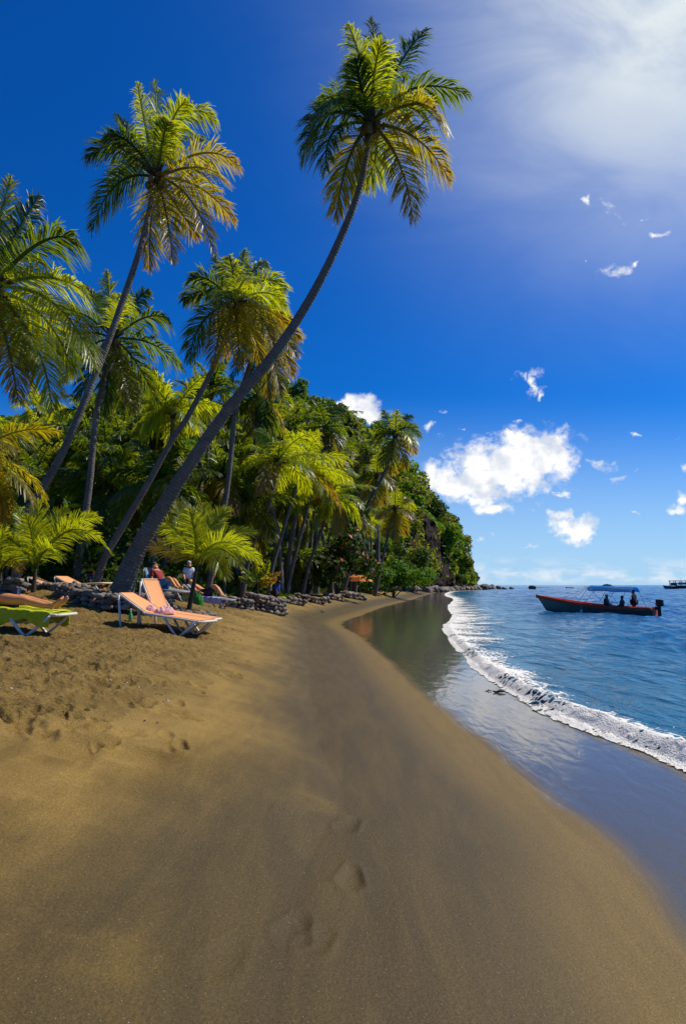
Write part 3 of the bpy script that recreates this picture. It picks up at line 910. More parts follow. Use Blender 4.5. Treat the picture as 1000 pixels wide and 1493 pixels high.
# 4. the palm hidden behind the leaning trunk, with yellow hanging fronds
hero_palm('yellowing palm right behind the leaning trunk, its old fronds hanging down', [(300, 850), (330, 720), (341, 616), (352, 570), (366, 528), (384, 488)],
    29.0, [.30, .24, .22, .20, .19, .17], (386, 482),
    [((396, 462), (400, 440), .5, 60, 'l'), ((408, 464), (424, 468), .8, 40, 'o', .8), ((412, 490), (432, 520), -.8, 40, 'o', .7), ((410, 505), (428, 548), .4, 40, 'o', .6), ((400, 525), (409, 578), -.6, 50, 'o', .5),
     ((390, 530), (393, 580), .6, 60, 'o', .5), ((362, 505), (338, 556), -.6, -40, 'g', .7), ((372, 520), (362, 566), .5, -50, 'g', .6), ((366, 480), (344, 492), 1, -20, 'g', .8), ((376, 465), (362, 452), -.6, -40, 'g'),
     ((416, 478), (436, 494), 1.6, 20, 'o', .8), ((395, 500), (400, 540), -2.4, 10, 'o', .7)],
    leaf=.95, nl=56, wid=.08, nuts=4, seed=4)
# 5. the palm cut by the left edge of the photo
hero_palm('big palm at the left edge with bright fronds arching to the right', [(-70, 870), (-60, 750), (-42, 600), (-22, 500), (-14, 428)],
    13.0, [.36, .25, .21, .19, .17], (-14, 420),
    [((-2, 335), (16, 256), .8, 60, 'l'), ((24, 340), (58, 284), .4, 50, 'g'), ((60, 352), (114, 354), -.4, 30, 'g', 1.0), ((72, 404), (142, 440), -.8, 15, 'l', 1.0), ((76, 440), (138, 536), -1.2, 25, 'l', .9),
     ((48, 494), (76, 600), -.8, 40, 'l', .7), ((8, 490), (26, 582), -1.4, 40, 'o', .7), ((64, 462), (106, 546), 1.2, 30, 'l', .8), ((-30, 340), (-40, 270), .2, 60, 'g'), ((24, 470), (44, 540), 1.6, 40, 'g', .8),
     ((-70, 400), (-130, 440), -.5, 0, 'g'), ((-60, 460), (-90, 560), .5, 0, 'g'), ((40, 400), (84, 408), 2.2, 15, 'g', .9), ((0, 380), (30, 330), 2.0, 20, 'g')],
    leaf=.85, nl=78, wid=.05, nuts=4, seed=5)
# 6. the dark palm behind the second trunk
hero_palm('dark straight palm behind the second tall trunk with drooping fronds', [(112, 856), (114, 820), (130, 711), (139, 614), (150, 560), (162, 500)],
    25.0, [.36, .30, .24, .22, .20, .18], (164, 494),
    [((160, 440), (156, 394), .6, 60, 'l'), ((146, 446), (122, 414), .6, -50, 'g'), ((118, 456), (66, 454), -.6, -20, 'g', .9), ((114, 486), (66, 522), .4, -30, 'g', .8), ((192, 446), (217, 424), .5, 50, 'g', .8),
     ((212, 462), (247, 468), -.8, 30, 'g', 1.1), ((220, 500), (267, 538), -.4, 30, 'g', .9), ((196, 524), (230, 590), .6, 40, 'g', .7), ((140, 530), (112, 580), -.8, -40, 'g', .7), ((182, 545), (196, 600), -.9, 40, 'o', .6),
     ((158, 545), (152, 605), .4, -50, 'g', .6), ((172, 450), (186, 430), -2.2, 0, 'l', 1.0), ((176, 540), (178, 596), 1.0, 50, 'g', .6), ((124, 510), (88, 560), 1.5, -30, 'g', .7)],
    leaf=.95, nl=60, wid=.075, nuts=4, seed=6)
# 7 - 9: palms along the far end of the beach
hero_palm('tall palm leaning out near the rocky point, crown against the sky', [(478, 862), (492, 822), (520, 764), (544, 720), (564, 680), (574, 640)],
    58.0, [.42, .34, .31, .28, .26, .22], (576, 634),
    [((567, 615), (558, 598), 1, 60, 'g'), ((586, 614), (600, 606), .8, 50, 'g', .8), ((595, 622), (614, 637), -.6, 30, 'g', .9), ((592, 640), (606, 662), .6, 40, 'o', .6), ((562, 632), (547, 636), -.8, -30, 'g', .9),
     ((560, 628), (546, 622), 1, -30, 'g', .8), ((584, 655), (592, 684), .5, 50, 'o', .6), ((566, 655), (556, 680), .6, -40, 'g', .7), ((577, 615), (578, 598), -.6, 50, 'l'), ((592, 632), (602, 650), -2.5, 10, 'l', .8),
     ((572, 660), (570, 690), -.8, -50, 'o', .6), ((590, 618), (608, 622), 2.0, 20, 'g', .8)],
    leaf=1.25, nl=62, wid=.085, nuts=0, seed=7)
hero_palm('yellow-crowned short palm at the end of the grove by the bright bush', [(546, 862), (560, 804), (574, 748)],
    70.0, [.40, .30, .24], (576, 742),
    [((568, 728), (558, 722), 1, -40, 'l', .8), ((576, 724), (576, 710), -1, 50, 'l'), ((586, 728), (598, 730), 1, 40, 'o', .8), ((588, 744), (602, 756), -1, 30, 'o', .7), ((584, 760), (592, 780), .6, 40, 'o', .6),
     ((568, 760), (560, 782), .6, -40, 'o', .6), ((562, 746), (550, 756), -1, -30, 'o', .7), ((576, 764), (576, 788), -1, 40, 'o', .6), ((590, 735), (604, 742), 2, 20, 'l', .8), ((564, 736), (552, 738), 2, -20, 'l', .8)],
    leaf=1.3, nl=54, wid=.10, nuts=0, seed=8)
hero_palm('slim palm standing close behind the tall palm near the rocky point', [(500, 860), (518, 800), (536, 748), (549, 700)],
    64.0, [.38, .30, .26, .22], (550, 694),
    [((540, 680), (528, 676), 1, -40, 'l', .8), ((550, 676), (552, 662), -1, 50, 'l'), ((562, 682), (576, 690), 1, 30, 'o', .7), ((562, 698), (574, 716), -1, 30, 'o', .7), ((554, 714), (560, 734), .6, 40, 'o', .6),
     ((540, 706), (530, 726), .6, -40, 'o', .6), ((536, 694), (522, 700), -1, -30, 'g', .8), ((548, 716), (546, 738), -1, -40, 'o', .6), ((560, 684), (572, 678), 2, 20, 'l')],
    leaf=1.3, nl=54, wid=.095, nuts=0, seed=9)
# 10 - 12: the bright palms in the middle of the grove
def mid_palm(label, trunk, Y, rad, centre, seed, L, kind, leaf=.95, nl=48, wid=.09, n=17, lo=-40, hi=80, old=.3):
    k = len(trunk); tp = [P(x, y, Y) for x, y in trunk]
    tp[0][2] = zt(tp[0][0], tp[0][1]) - .15
    org = tp[0].copy(); root = empty('coconut_palm', org)
    tag(root, label, 'palm tree', 'coconut palms in the grove')
    add_trunk(root, org, tp, rad, seed, None, 10)
    C = P(centre[0], centre[1], Y); heart(root, C - org, rad[-1] * 1.3, 0, seed)
    g = np.random.default_rng(seed)
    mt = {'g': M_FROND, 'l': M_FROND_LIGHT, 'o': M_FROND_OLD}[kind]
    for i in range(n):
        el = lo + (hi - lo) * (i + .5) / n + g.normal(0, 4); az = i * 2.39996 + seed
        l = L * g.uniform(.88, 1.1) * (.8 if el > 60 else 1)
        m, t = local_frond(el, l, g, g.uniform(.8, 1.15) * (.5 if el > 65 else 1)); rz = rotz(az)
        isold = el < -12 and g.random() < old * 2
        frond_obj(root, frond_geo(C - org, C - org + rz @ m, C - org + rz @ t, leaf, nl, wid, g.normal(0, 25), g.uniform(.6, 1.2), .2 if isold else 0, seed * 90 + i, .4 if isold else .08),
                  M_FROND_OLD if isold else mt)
    return root
mid_palm('bright yellow-green palm in the middle of the grove, trunk leaning right', [(352, 862), (364, 810), (378, 772), (392, 736), (404, 680)], 34.0, [.30, .22, .20, .19, .17], (405, 674), 21, 3.6, 'l', lo=-20)
mid_palm('bright palm right of the middle of the grove, fronds overlapping its neighbour', [(392, 862), (396, 832), (412, 776), (428, 722), (440, 690)], 40.0, [.32, .25, .22, .20, .17], (441, 684), 22, 3.8, 'l', lo=-20)
mid_palm('palm with a straight grey trunk in front of the red-flowering bush', [(418, 862), (421, 850), (434, 796), (448, 742), (458, 700)], 45.0, [.34, .27, .24, .22, .18], (459, 692), 23, 3.8, 'l')
mid_palm('low palm with hanging fronds in the shade right of the grove middle', [(440, 862), (452, 820), (470, 770), (484, 730)], 48.0, [.30, .24, .21, .18], (486, 724), 24, 3.6, 'l', lo=-50)
mid_palm('small dark-topped palm against the sky left of the grove', [(290, 862), (300, 700), (309, 570)], 40.0, [.30, .22, .18], (310, 563), 25, 2.6, 'g', n=14)
mid_palm('dark drooping palm right of the yellowing palm, half hidden', [(350, 862), (366, 700), (377, 588)], 37.0, [.30, .22, .18], (377, 578), 26, 3.0, 'g', lo=-70, hi=60)
mid_palm('bushy-crowned palm between the dark palm and the thin trunk', [(236, 862), (246, 700), (252, 610)], 31.0, [.30, .22, .18], (253, 602), 27, 3.0, 'l', n=16, lo=-15)
mid_palm('palm with low yellow fronds at the left edge under the big crown', [(-60, 862), (-50, 760), (-36, 672)], 15.5, [.30, .22, .18], (-34, 664), 28, 2.3, 'o', leaf=.6, wid=.05)
mid_palm('spreading palm in the dark grove behind the young palm', [(300, 862), (312, 780), (322, 702)], 33.0, [.26, .22, .18], (322, 696), 29, 3.2, 'g')
mid_palm('palm leaning right low in the dark heart of the grove', [(216, 862), (226, 790), (236, 716)], 28.0, [.24, .20, .17], (237, 708), 30, 3.0, 'g', lo=-30)

# young palms with fronds rising from the ground
def young_palm(label, foot, Y, centre, fronds, leaf=.7, nl=60, wid=.05, seed=50, stem=.14, kinds=None):
    org = base_pt(foot[0], foot[1], Y); root = empty('young_palm', org)
    tag(root, label, 'young palm', 'young palms along the stone walls')
    C = P(centre[0], centre[1], Y)
    add_trunk(root, org, [org, org * .6 + C * .4, C], [stem, stem * .8, stem * .55], seed, M_HUSK, 10)
    for i, fr in enumerate(fronds):
        m = P(*fr[0], Y + fr[2] * .55); t = P(*fr[1], Y + fr[2]); c = 2 * m - .5 * (C + t)
        kd = fr[4] if len(fr) > 4 else 'l'
        frond_obj(root, frond_geo(C - org, c - org, t - org, leaf * .80, int(nl * .95), wid * .62, fr[3] * .25, (fr[5] if len(fr) > 5 else .6) * .5, .15 if kd == 'o' else 0, seed * 40 + i, .5 if kd == 'o' else .06, (0, 0, 0), unit(C - CAM), min(.85, .25 + abs(fr[3]) / 90)),
                  {'g': M_FROND, 'l': M_FROND_LIGHT, 'o': M_FROND_OLD}[kd])
    return root
young_palm('young palm with feathery bright fronds beside the low left wall', (48, 868), 17.0, (52, 826),
    [((56, 776), (54, 728), .3, 75), ((40, 785), (24, 738), .8, -70), ((76, 772), (96, 742), .6, 65), ((96, 768), (146, 756), -.3, 40), ((106, 772), (161, 806), -.8, 25), ((70, 800), (86, 818), -1.2, 20),
     ((32, 800), (12, 786), -.8, -35), ((28, 790), (-4, 800), .8, -20), ((48, 786), (38, 752), -1.0, -50)], leaf=.72, seed=51)
young_palm('large young palm beside the two pink loungers, arching bright fronds', (274, 878), 16.5, (288, 822),
    [((272, 775), (256, 730), .4, -60), ((262, 778), (224, 752), -.4, -45), ((296, 770), (298, 736), .8, 70), ((306, 772), (334, 742), .3, 60), ((322, 785), (372, 776), .6, 35), ((326, 790), (382, 822), -.5, 25),
     ((318, 800), (352, 826), -1.4, 15, 'l', .8), ((308, 806), (330, 846), -.9, 30, 'l', .8), ((244, 800), (190, 794), .8, -20, 'o'), ((270, 800), (246, 806), 1.3, -20), ((284, 778), (276, 744), -1.0, -60),
     ((318, 792), (360, 800), 1.6, 20)], leaf=.78, nl=66, wid=.052, seed=52)
young_palm('young palm cut off by the left edge of the photo', (2, 862), 18.0, (0, 832),
    [((12, 800), (22, 770), .4, 60), ((22, 806), (38, 800), -.4, 40), ((-10, 790), (-16, 750), .6, -50), ((-30, 800), (-70, 800), .2, -20), ((18, 815), (30, 836), -.8, 20, 'o'), ((2, 796), (4, 764), -.9, 50), ((-24, 815), (-50, 836), -.5, 0)], leaf=.6, seed=53)
young_palm('small palm seedling with broad yellow leaves behind the stone wall', (376, 866), 29.0, (376, 850),
    [((373, 834), (370, 812), .3, 80, 'l', .1), ((385, 836), (393, 818), .2, 80, 'l', .1), ((364, 842), (352, 828), .2, -80, 'l', .2), ((390, 845), (408, 834), -.3, 70, 'o', .3), ((386, 848), (402, 846), -.6, 60, 'o', .3), ((366, 847), (350, 842), -.5, -60, 'l', .3)], leaf=.42, nl=40, wid=.13, seed=54, stem=.08)

# ------------------------------------------------------------------ grove filler palms
CROWNS = []
for k in range(6):
    v, f, a = crown_geo(300 + k, 3.3, 18, .9, 34, .10, -50, 80, .3)
    CROWNS.append(npmesh('crown', v, f, [M_FROND if k % 3 else M_FROND_LIGHT], False, {'age': a}))
STEMS = []
for k in range(4):
    g = np.random.default_rng(400 + k)
    lean = g.normal(0, .10, 2) + np.array([.06, -.02])
    pts = [np.array([lean[0] * z ** 2 * 1.0, lean[1] * z ** 2, z]) for z in (0, .25, .5, .75, 1.0)]
    v, f, al = trunk_mesh([p * np.array([7, 7, 7.0]) for p in pts], [.26, .2, .18, .17, .15], k, 8, .3)
    STEMS.append((npmesh('trunk', v, f, [M_BARK], True, {'along': al}), pts[-1] * 7))
WHERE = ['deep in the dark grove behind the loungers', 'in the shade behind the big leaning trunk', 'in the grove between the young palm and the wall', 'in the far half of the grove near the hill foot']
def grove_palm(x, y, h, rz, k, label, s=1.0):
    root = empty('coconut_palm', (x, y, zt(x, y) - .1), rz)
    tag(root, label, 'palm tree', 'coconut palms in the grove')
    me, top = STEMS[k % 4]
    t = link('trunk', me, root); t.scale = (h / 7,) * 3
    c = link('crown', CROWNS[k % 6], root); c.location = Vector(top) * (h / 7); c.scale = (s,) * 3
    c.rotation_euler = (0, 0, k * 1.7)
    return root
g = np.random.default_rng(77)
k = 0
for (x0, x1, y0, y1, ya, yb, n) in [(-60, 230, 640, 800, 28, 50, 20), (150, 420, 640, 800, 32, 60, 18), (300, 560, 690, 810, 48, 82, 20), (-120, 200, 590, 700, 36, 60, 14), (380, 520, 640, 720, 60, 90, 8), (330, 470, 600, 690, 44, 70, 16), (440, 560, 640, 760, 70, 95, 14), (20, 300, 560, 660, 34, 55, 12)]:
    for _ in range(n):
        Y = g.uniform(ya, yb); px = g.uniform(x0, x1); py = g.uniform(y0, y1)
        c = P(px, py, Y)
        s, q = terrain([c[0]], [c[1]], True)[1:]
        if s[0] < 4.5: continue
        h = c[2] - zt(c[0], c[1])
        if h < 1.6: continue
        w = 0 if px < 150 else 1 if px < 290 else 2 if px < 400 else 3
        grove_palm(c[0], c[1], h, g.uniform(0, 6.28), k, 'slender coconut palm ' + WHERE[w], g.uniform(.8, 1.15)); k += 1

# ------------------------------------------------------------------ broadleaf trees
def leaf_cloud(seed, lobes, n, size, flat=.5):
    """many small leaf clumps spread through a few lobes"""
    g = np.random.default_rng(seed)
    lobes = np.array(lobes, float)                       # cx cy cz rx ry rz
    wgt = lobes[:, 3] * lobes[:, 4] * lobes[:, 5]; wgt = wgt ** .7
    li = g.choice(len(lobes), n, p=wgt / wgt.sum())
    d = unit(g.normal(size=(n, 3))); rr = g.uniform(.35, 1.0, n) ** .5 * (1 + g.normal(0, .08, n))
    c = lobes[li, :3] + d * rr[:, None] * lobes[li, 3:6]
    nrm = unit(d + g.normal(0, .7, (n, 3)) + np.array([0, 0, .35]))
    a = unit(np.cross(nrm, g.normal(size=(n, 3)))); b = np.cross(nrm, a)
    s = (size * g.uniform(.6, 1.3, n))[:, None]
    v = np.stack([c + a * s * .62, c + b * s * .34 + nrm * s * .1, c - a * s * .62 - nrm * s * .12, c - b * s * .34], 1).reshape(-1, 3)
    f = np.arange(n * 4).reshape(-1, 4)
    return v, f
def tree_lobes(seed, r, h, n=9):
    g = np.random.default_rng(seed); L = []
    for i in range(n):
        a = i * 2.4 + g.normal(0, .3); d = r * g.uniform(.15, .75); z = h * g.uniform(.48, .92)
        q = r * g.uniform(.32, .55)
        L.append((math.cos(a) * d, math.sin(a) * d, z, q, q, q * .75))
    return L
TREES = []
for k in range(8):
    lob = tree_lobes(500 + k, 3.6, 8.0, 9 + k % 3)
    v, f = leaf_cloud(520 + k, lob, 1500, .62)
    crown = npmesh('crown', v, f, [M_LEAF[(0, 1, 2, 0, 1, 2, 0, 3)[k]]], False, {'age': np.zeros(len(v))})
    m = MB(); m.tube([(0, 0, -1.5), (.1, 0, 2), (0, .1, 5)], [.32, .24, .14], 8)
    for l in lob[:6]:
        m.tube([(.05, 0, 2.2), (l[0] * .5, l[1] * .5, l[2] * .75), (l[0], l[1], l[2])], [.14, .09, .04], 6)
    TREES.append((m.mesh('trunk', M_WOOD, True), crown))
def tree(x, y, z, s, k, label, group=None, rz=None, name='broadleaf_tree', cat='tree', sz=1.0):
    root = empty(name, (x, y, z), rz if rz is not None else random.uniform(0, 6.28))
    tag(root, label, cat, group)
    for nm, me in zip(('trunk', 'crown'), TREES[k]):
        o = link(nm, me, root); o.scale = (s, s, s * sz)
    return root

# ------------------------------------------------------------------ the wooded headland
RX = [-300, -100, 60, 200, 300, 380, 430, 480, 540, 575, 600, 640, 666, 682, 692, 698]
RY = [690, 640, 622, 616, 612, 606, 604, 624, 666, 706, 740, 776, 806, 832, 848, 853]
DB = [110, 110, 110, 112, 118, 122, 126, 130, 142, 152, 165, 190, 215, 240, 262, 275]    # depth of the foot
def hill_pt(px, t):
    D = np.interp(px, RX, DB); ry = np.interp(px, RX, RY)
    back = np.interp(px, RX, [70] * 7 + [70, 66, 60, 52, 40, 30, 22, 14, 8])
    Yr = D + back
    zr = max(1.0, P(px, ry, Yr)[2])
    lift = np.interp(px, [430, 580, 600, 655, 670], [1.0, 1.0, .42, .42, 1.0])
    if t <= 1:
        Y = D + back * t; z = .8 + (zr - .8) * (t ** (.62 * lift) if t > 0 else 0)
    else:
        Y = Yr + back * (t - 1) * 1.3; z = zr - (zr + 2) * (t - 1) ** 1.5
    x = (px - 500) / FOC * Y * 1.0
    x = P(px, 853, Y)[0]
    return np.array([x, Y, z])
def hill_scrub():
    g = np.random.default_rng(131); n = 62000
    pxs = g.uniform(-80, 694, n); ts = g.random(n) ** .8 * 1.05
    A = np.linspace(-300, 708, 253); T = np.linspace(0, 1.1, 56)
    G = np.array([[hill_pt(a, t) for t in T] for a in A])
    fa = (pxs + 300) / 4; ft = ts / .02; ia = np.clip(fa.astype(int), 0, 251); it = np.clip(ft.astype(int), 0, 54); wa = (fa - ia)[:, None]; wt = (ft - it)[:, None]
    c = (G[ia, it] * (1 - wa) + G[ia + 1, it] * wa) * (1 - wt) + (G[ia, it + 1] * (1 - wa) + G[ia + 1, it + 1] * wa) * wt
    cl = (pxs > 604) & (pxs < 646) & (ts < .62) & (fbm(pxs * .06, ts * 7, 133, 2) < .47)
    c[:, 2] += g.random(n) ** 1.5 * 3.4 * (.3 + 1.3 * fbm(c[:, 0] * .12, c[:, 2] * .12, 135, 3)) + 1.2; c[:, 1] -= 2.2
    c = c[~cl]; n = len(c)
    nrm = unit(g.normal(size=(n, 3)) + np.array([.2, -.6, .6])); a = unit(np.cross(nrm, g.normal(size=(n, 3)))); b = np.cross(nrm, a)
    s = (.75 * g.uniform(.5, 1.4, n))[:, None]
    v = np.stack([c + a * s, c + b * s * .5, c - a * s - nrm * s * .2, c - b * s * .5], 1).reshape(-1, 3)
    pick = (fbm(c[:, 0] * .09, c[:, 2] * .09 + c[:, 1] * .05, 137, 3) > .5).astype(int)
    tag(link('hillside_scrub', npmesh('hillside_scrub', v, np.arange(n * 4).reshape(-1, 4), [M_LEAF[0], M_LEAF[1]], False, {'age': np.zeros(n * 4)}, pick)),
        'dense green and olive scrub covering the hillside between its trees', kind='stuff')
def build_hill():
    pxs = np.linspace(-300, 698, 190); ts = np.concatenate([np.linspace(0, 1, 46), np.linspace(1, 2, 16)[1:]])
    v = np.array([[hill_pt(p, t) for t in ts] for p in pxs])
    nz = (fbm(v[..., 0] * .08, v[..., 1] * .08 + v[..., 2] * .09, 91, 4) - .5)
    v[..., 2] += nz * 5 * np.clip(v[..., 2] / 12, 0, 1); v[..., 1] += nz * 4
    v[:, 0, 2] = -3; v[:, -1, 2] = -3
    a, b = v.shape[:2]
    i = np.arange(a - 1)[:, None] * b; j = np.arange(b - 1)[None, :]
    f = np.stack([i + j, i + b + j, i + b + j + 1, i + j + 1], -1).reshape(-1, 4)
    m, t, bs = mat('hill_rock')
    geo = t.new('ShaderNodeNewGeometry'); pos = geo.outputs['Position']
    n = t.noise(pos, .35, 6, .65); n2 = t.noise(pos, .08, 4)
    sep = t.new('ShaderNodeSeparateXYZ'); t.l.new(geo.outputs['Normal'], sep.inputs[0])
    green = t.mapr(t.math('ADD', sep.outputs[2], t.math('MULTIPLY', t.math('SUBTRACT', n, .5), .8)), .45, .8)
    rock = t.mix(n, (.014, .011, .008), (.075, .048, .028))
    rock = t.mix(t.mapr(n2, .5, .7), rock, (.10, .055, .028))
    t.set(bs.inputs['Base Color'], t.mix(green, rock, (.035, .060, .014)))
    bs.inputs['Roughness'].default_value = .95; bs.inputs['Specular IOR Level'].default_value = .08
    t.l.new(t.bump(n, 1.0, 1.2), bs.inputs['Normal'])
    tag(link('hill', npmesh('hill', v.reshape(-1, 3), f, [m], True)), 'steep wooded headland closing the bay', kind='structure')
    # cliff face of dark bare rock
    pc = np.linspace(584, 664, 90); tz = np.linspace(0, 1, 70)
    V = np.zeros((90, 70, 3))
    for i, p in enumerate(pc):
        D = np.interp(p, RX, DB) - 3; top = np.interp(p, [584, 600, 615, 640, 664], [808, 752, 738, 760, 806])
        for j, q in enumerate(tz):
            w = P(p, top, D); V[i, j] = (w[0], D + 5 * q ** 2, -1 + (w[2] + 1) * q)
    col = fbm(V[..., 0] * .45, V[..., 2] * .10, 95, 4, .6); blk = fbm(V[..., 0] * .2, V[..., 2] * .25, 97, 4, .6)
    V[..., 1] -= (col - .5) * 6 + (blk - .5) * 9
    V2 = V.copy(); V2[..., 1] += 14
    ring = np.concatenate([V, V2[:, ::-1]], 1); a, b = ring.shape[:2]
    i = np.arange(a - 1)[:, None] * b; j = np.arange(b)[None, :]; j2 = (j + 1) % b
    f = np.stack([i + j, i + b + j, i + b + j2, i + j2], -1).reshape(-1, 4)
    m2, t, bs = mat('cliff_rock'); pos = t.new('ShaderNodeNewGeometry').outputs['Position']
    mp = t.new('ShaderNodeMapping'); t.l.new(pos, mp.inputs['Vector']); mp.inputs['Scale'].default_value = (1, 1, .25)
    n = t.noise(mp.outputs[0], .5, 7, .68); n2 = t.noise(pos, .12, 3)
    c = t.mix(t.mapr(n, .3, .7), (.008, .006, .005), (.050, .032, .020)); c = t.mix(t.mapr(n2, .60, .80), c, (.13, .065, .030))
    t.set(bs.inputs['Base Color'], c); bs.inputs['Roughness'].default_value = .95; bs.inputs['Specular IOR Level'].default_value = .08; t.l.new(t.bump(n, 1.0, .8), bs.inputs['Normal'])
    tag(link('cliff', npmesh('cliff', ring.reshape(-1, 3), f, [m2], False)), 'bare dark rock cliff under the wooded headland', kind='structure')
build_hill()
hill_scrub()
g = np.random.default_rng(88)
cnt = 0
def in_cliff(px, t): return 604 < px < 650 and t < .72
for px, t, s, k in [(660, .15, 1.25, 0), (674, .1, 1.2, 1), (684, .12, .95, 0), (668, .55, 1.2, 3), (648, .9, 1.3, 0), (680, .6, .9, 2), (662, .9, 1.15, 0), (688, .2, .75, 2), (692, .3, .7, 2), (652, .3, 1.0, 1), (628, .92, 1.25, 0), (610, .92, 1.2, 1), (600, .85, 1.2, 2), (640, .86, 1.0, 3), (676, .02, .6, 3), (656, .02, .55, 3)]:
    p = hill_pt(px, t)
    lab = ['dense green tree on the cliff end of the headland', 'olive-brown tree leaning over the headland cliff', 'dark tree on the far tip of the headland', 'bright green tree on the headland slope'][k]
    tree(p[0], p[1], p[2] - 1.5, s, {0: 0, 1: 1, 2: 2, 3: 7}[k], lab, 'trees on the cliff end of the headland'); cnt += 1
for px in np.arange(672, -120, -7.4):
    for t in np.arange(.03, 1.04, .105):
        q = px + g.normal(0, 3); tt = np.clip(t + g.normal(0, .04), .0, 1.02)
        if in_cliff(q, tt) or (q > 655 and g.random() < .3): continue
        if q < 410 and tt < .75: continue            # wholly behind the grove
        if q < 300 and g.random() < .5: continue
        if 410 <= q < 545 and tt < .12: continue
        p = hill_pt(q, tt); s = g.uniform(.55, 1.0) * (1.75 if g.random() < .3 else 1)
        if cnt > 297: break
        k = int(g.choice(8, p=[.16, .17, .12, .14, .17, .12, .09, .03])); cnt += 1
        tree(p[0], p[1], p[2] - 1.2, s, k, 'one of many broadleaf trees crowding the steep wooded hillside', 'trees on the wooded hillside')

# bushes
def bush(label, px, py, Y, r, m, seed, n=1400, size=.22, name='leafy_bush', flowers=0, h=1.0, group=None):
    c = P(px, py, Y); z0 = zt(c[0], c[1])
    root = empty(name, (c[0], c[1], z0)); tag(root, label, 'bush', group)
    g = np.random.default_rng(seed); H = max(.5, c[2] - z0)
    lob = [(g.normal(0, r * .45), g.normal(0, r * .4), H * g.uniform(.35, 1.0) * h, r * g.uniform(.35, .6), r * g.uniform(.35, .6), r * g.uniform(.3, .5)) for _ in range(8)]
    v, f = leaf_cloud(seed, lob, n, size)
    link('foliage', npmesh('foliage', v, f, [m], False, {'age': np.zeros(len(v))}), root)
    s = MB()
    for l in lob[:6]: s.tube([(0, 0, -.2), (l[0] * .4, l[1] * .4, l[2] * .5), l[:3]], [.08, .05, .02], 6)
    s.build('stem', M_WOOD, root, True)
    if flowers:
        v, f = leaf_cloud(seed + 1, lob, flowers, size * .8)
        link('blossom', npmesh('blossom', v, f, [M_FLOWER]), root)['kind'] = 'stuff'
    return root
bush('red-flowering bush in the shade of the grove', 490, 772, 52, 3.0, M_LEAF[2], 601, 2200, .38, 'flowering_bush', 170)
bush('bright green bush at the end of the grove beside the boulders', 572, 828, 78, 3.4, M_LEAF[3], 602, 2400, .36)
bush('dark green round bush at the left edge above the young palm', 20, 740, 21, 1.5, M_LEAF[0], 603, 2600, .16)
bush('yellow-green bush at the foot of the palms near the orange parasol', 536, 838, 74, 2.2, M_LEAF[3], 604, 1500, .34)
bush('olive bush behind the boulders at the foot of the cliff', 600, 812, 120, 5.5, M_LEAF[1], 605, 3000, .6)
bush('tall green shrub under the cliff beside the bright bush', 588, 800, 110, 3.6, M_LEAF[2], 606, 2600, .5)

# undergrowth that closes the grove
def undergrowth():
    g = np.random.default_rng(99); n = 52000
    Y = 24 + 70 * g.random(n) ** 1.2
    px = g.uniform(-160, 585, n)
    x = (px - 500) / FOC * Y
    z, s, q = terrain(x, Y, True)
    edge = 5.5 + (fbm(x * .3, Y * .3, 101, 3) - .5) * 4
    hmax = 3.4 * sstep(0, 7, s - edge) * (.4 + 1.2 * fbm(x * .35, Y * .35, 103, 3))
    ok = (s > edge) & (hmax > .15)
    x, Y, z, hmax = x[ok], Y[ok], z[ok], hmax[ok]; n = len(x)
    c = np.stack([x, Y, z + hmax * g.random(n) ** .8], 1)
    nrm = unit(g.normal(size=(n, 3)) + np.array([0, -.4, .6])); a = unit(np.cross(nrm, g.normal(size=(n, 3)))); b = np.cross(nrm, a)
    s = ((.10 + Y * .0050) * g.uniform(.6, 1.5, n))[:, None]
    v = np.stack([c + a * s, c + b * s * .4, c - a * s - nrm * s * .2, c - b * s * .4], 1).reshape(-1, 3)
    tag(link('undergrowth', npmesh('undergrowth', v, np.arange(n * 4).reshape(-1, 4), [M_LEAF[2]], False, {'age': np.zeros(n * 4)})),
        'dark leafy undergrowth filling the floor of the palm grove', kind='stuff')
undergrowth()
# ------------------------------------------------------------------ people
M_SKIN = simple('skin_tan', (.62, .25, .085), .5, .12, 12)
M_SKIN_DARK = simple('skin_brown', (.10, .045, .025), .5, .15, 12)
M_HAIR_GREY = simple('hair_grey', (.45, .44, .42), .7, .25, 30)
M_HAIR_DARK = simple('hair_dark', (.012, .010, .009), .7, .3, 30)
def cloth(name, c, var=.2): return simple(name, c, .85, var, 9, .2, .2)

def limb_mesh(name, joints, edges, m, root=0, sub=2):
    """one continuous skinned surface over a joint graph: joints = [(xyz, radius) or (xyz, (rx, ry))]"""
    me = bpy.data.meshes.new(name)
    me.from_pydata([tuple(map(float, j[0])) for j in joints], edges, [])
    o = bpy.data.objects.new(name, me); COL.objects.link(o)
    o.modifiers.new('skin', 'SKIN').use_smooth_shade = True
    sv = me.skin_vertices[0].data
    for i, j in enumerate(joints):
        r = j[1] if hasattr(j[1], '__len__') else (j[1], j[1])
        sv[i].radius = (r[0] * 1.22, r[1] * 1.22); sv[i].use_root = (i == root)
    sb = o.modifiers.new('smooth', 'SUBSURF'); sb.levels = sb.render_levels = sub
    me.materials.append(m)
    return o

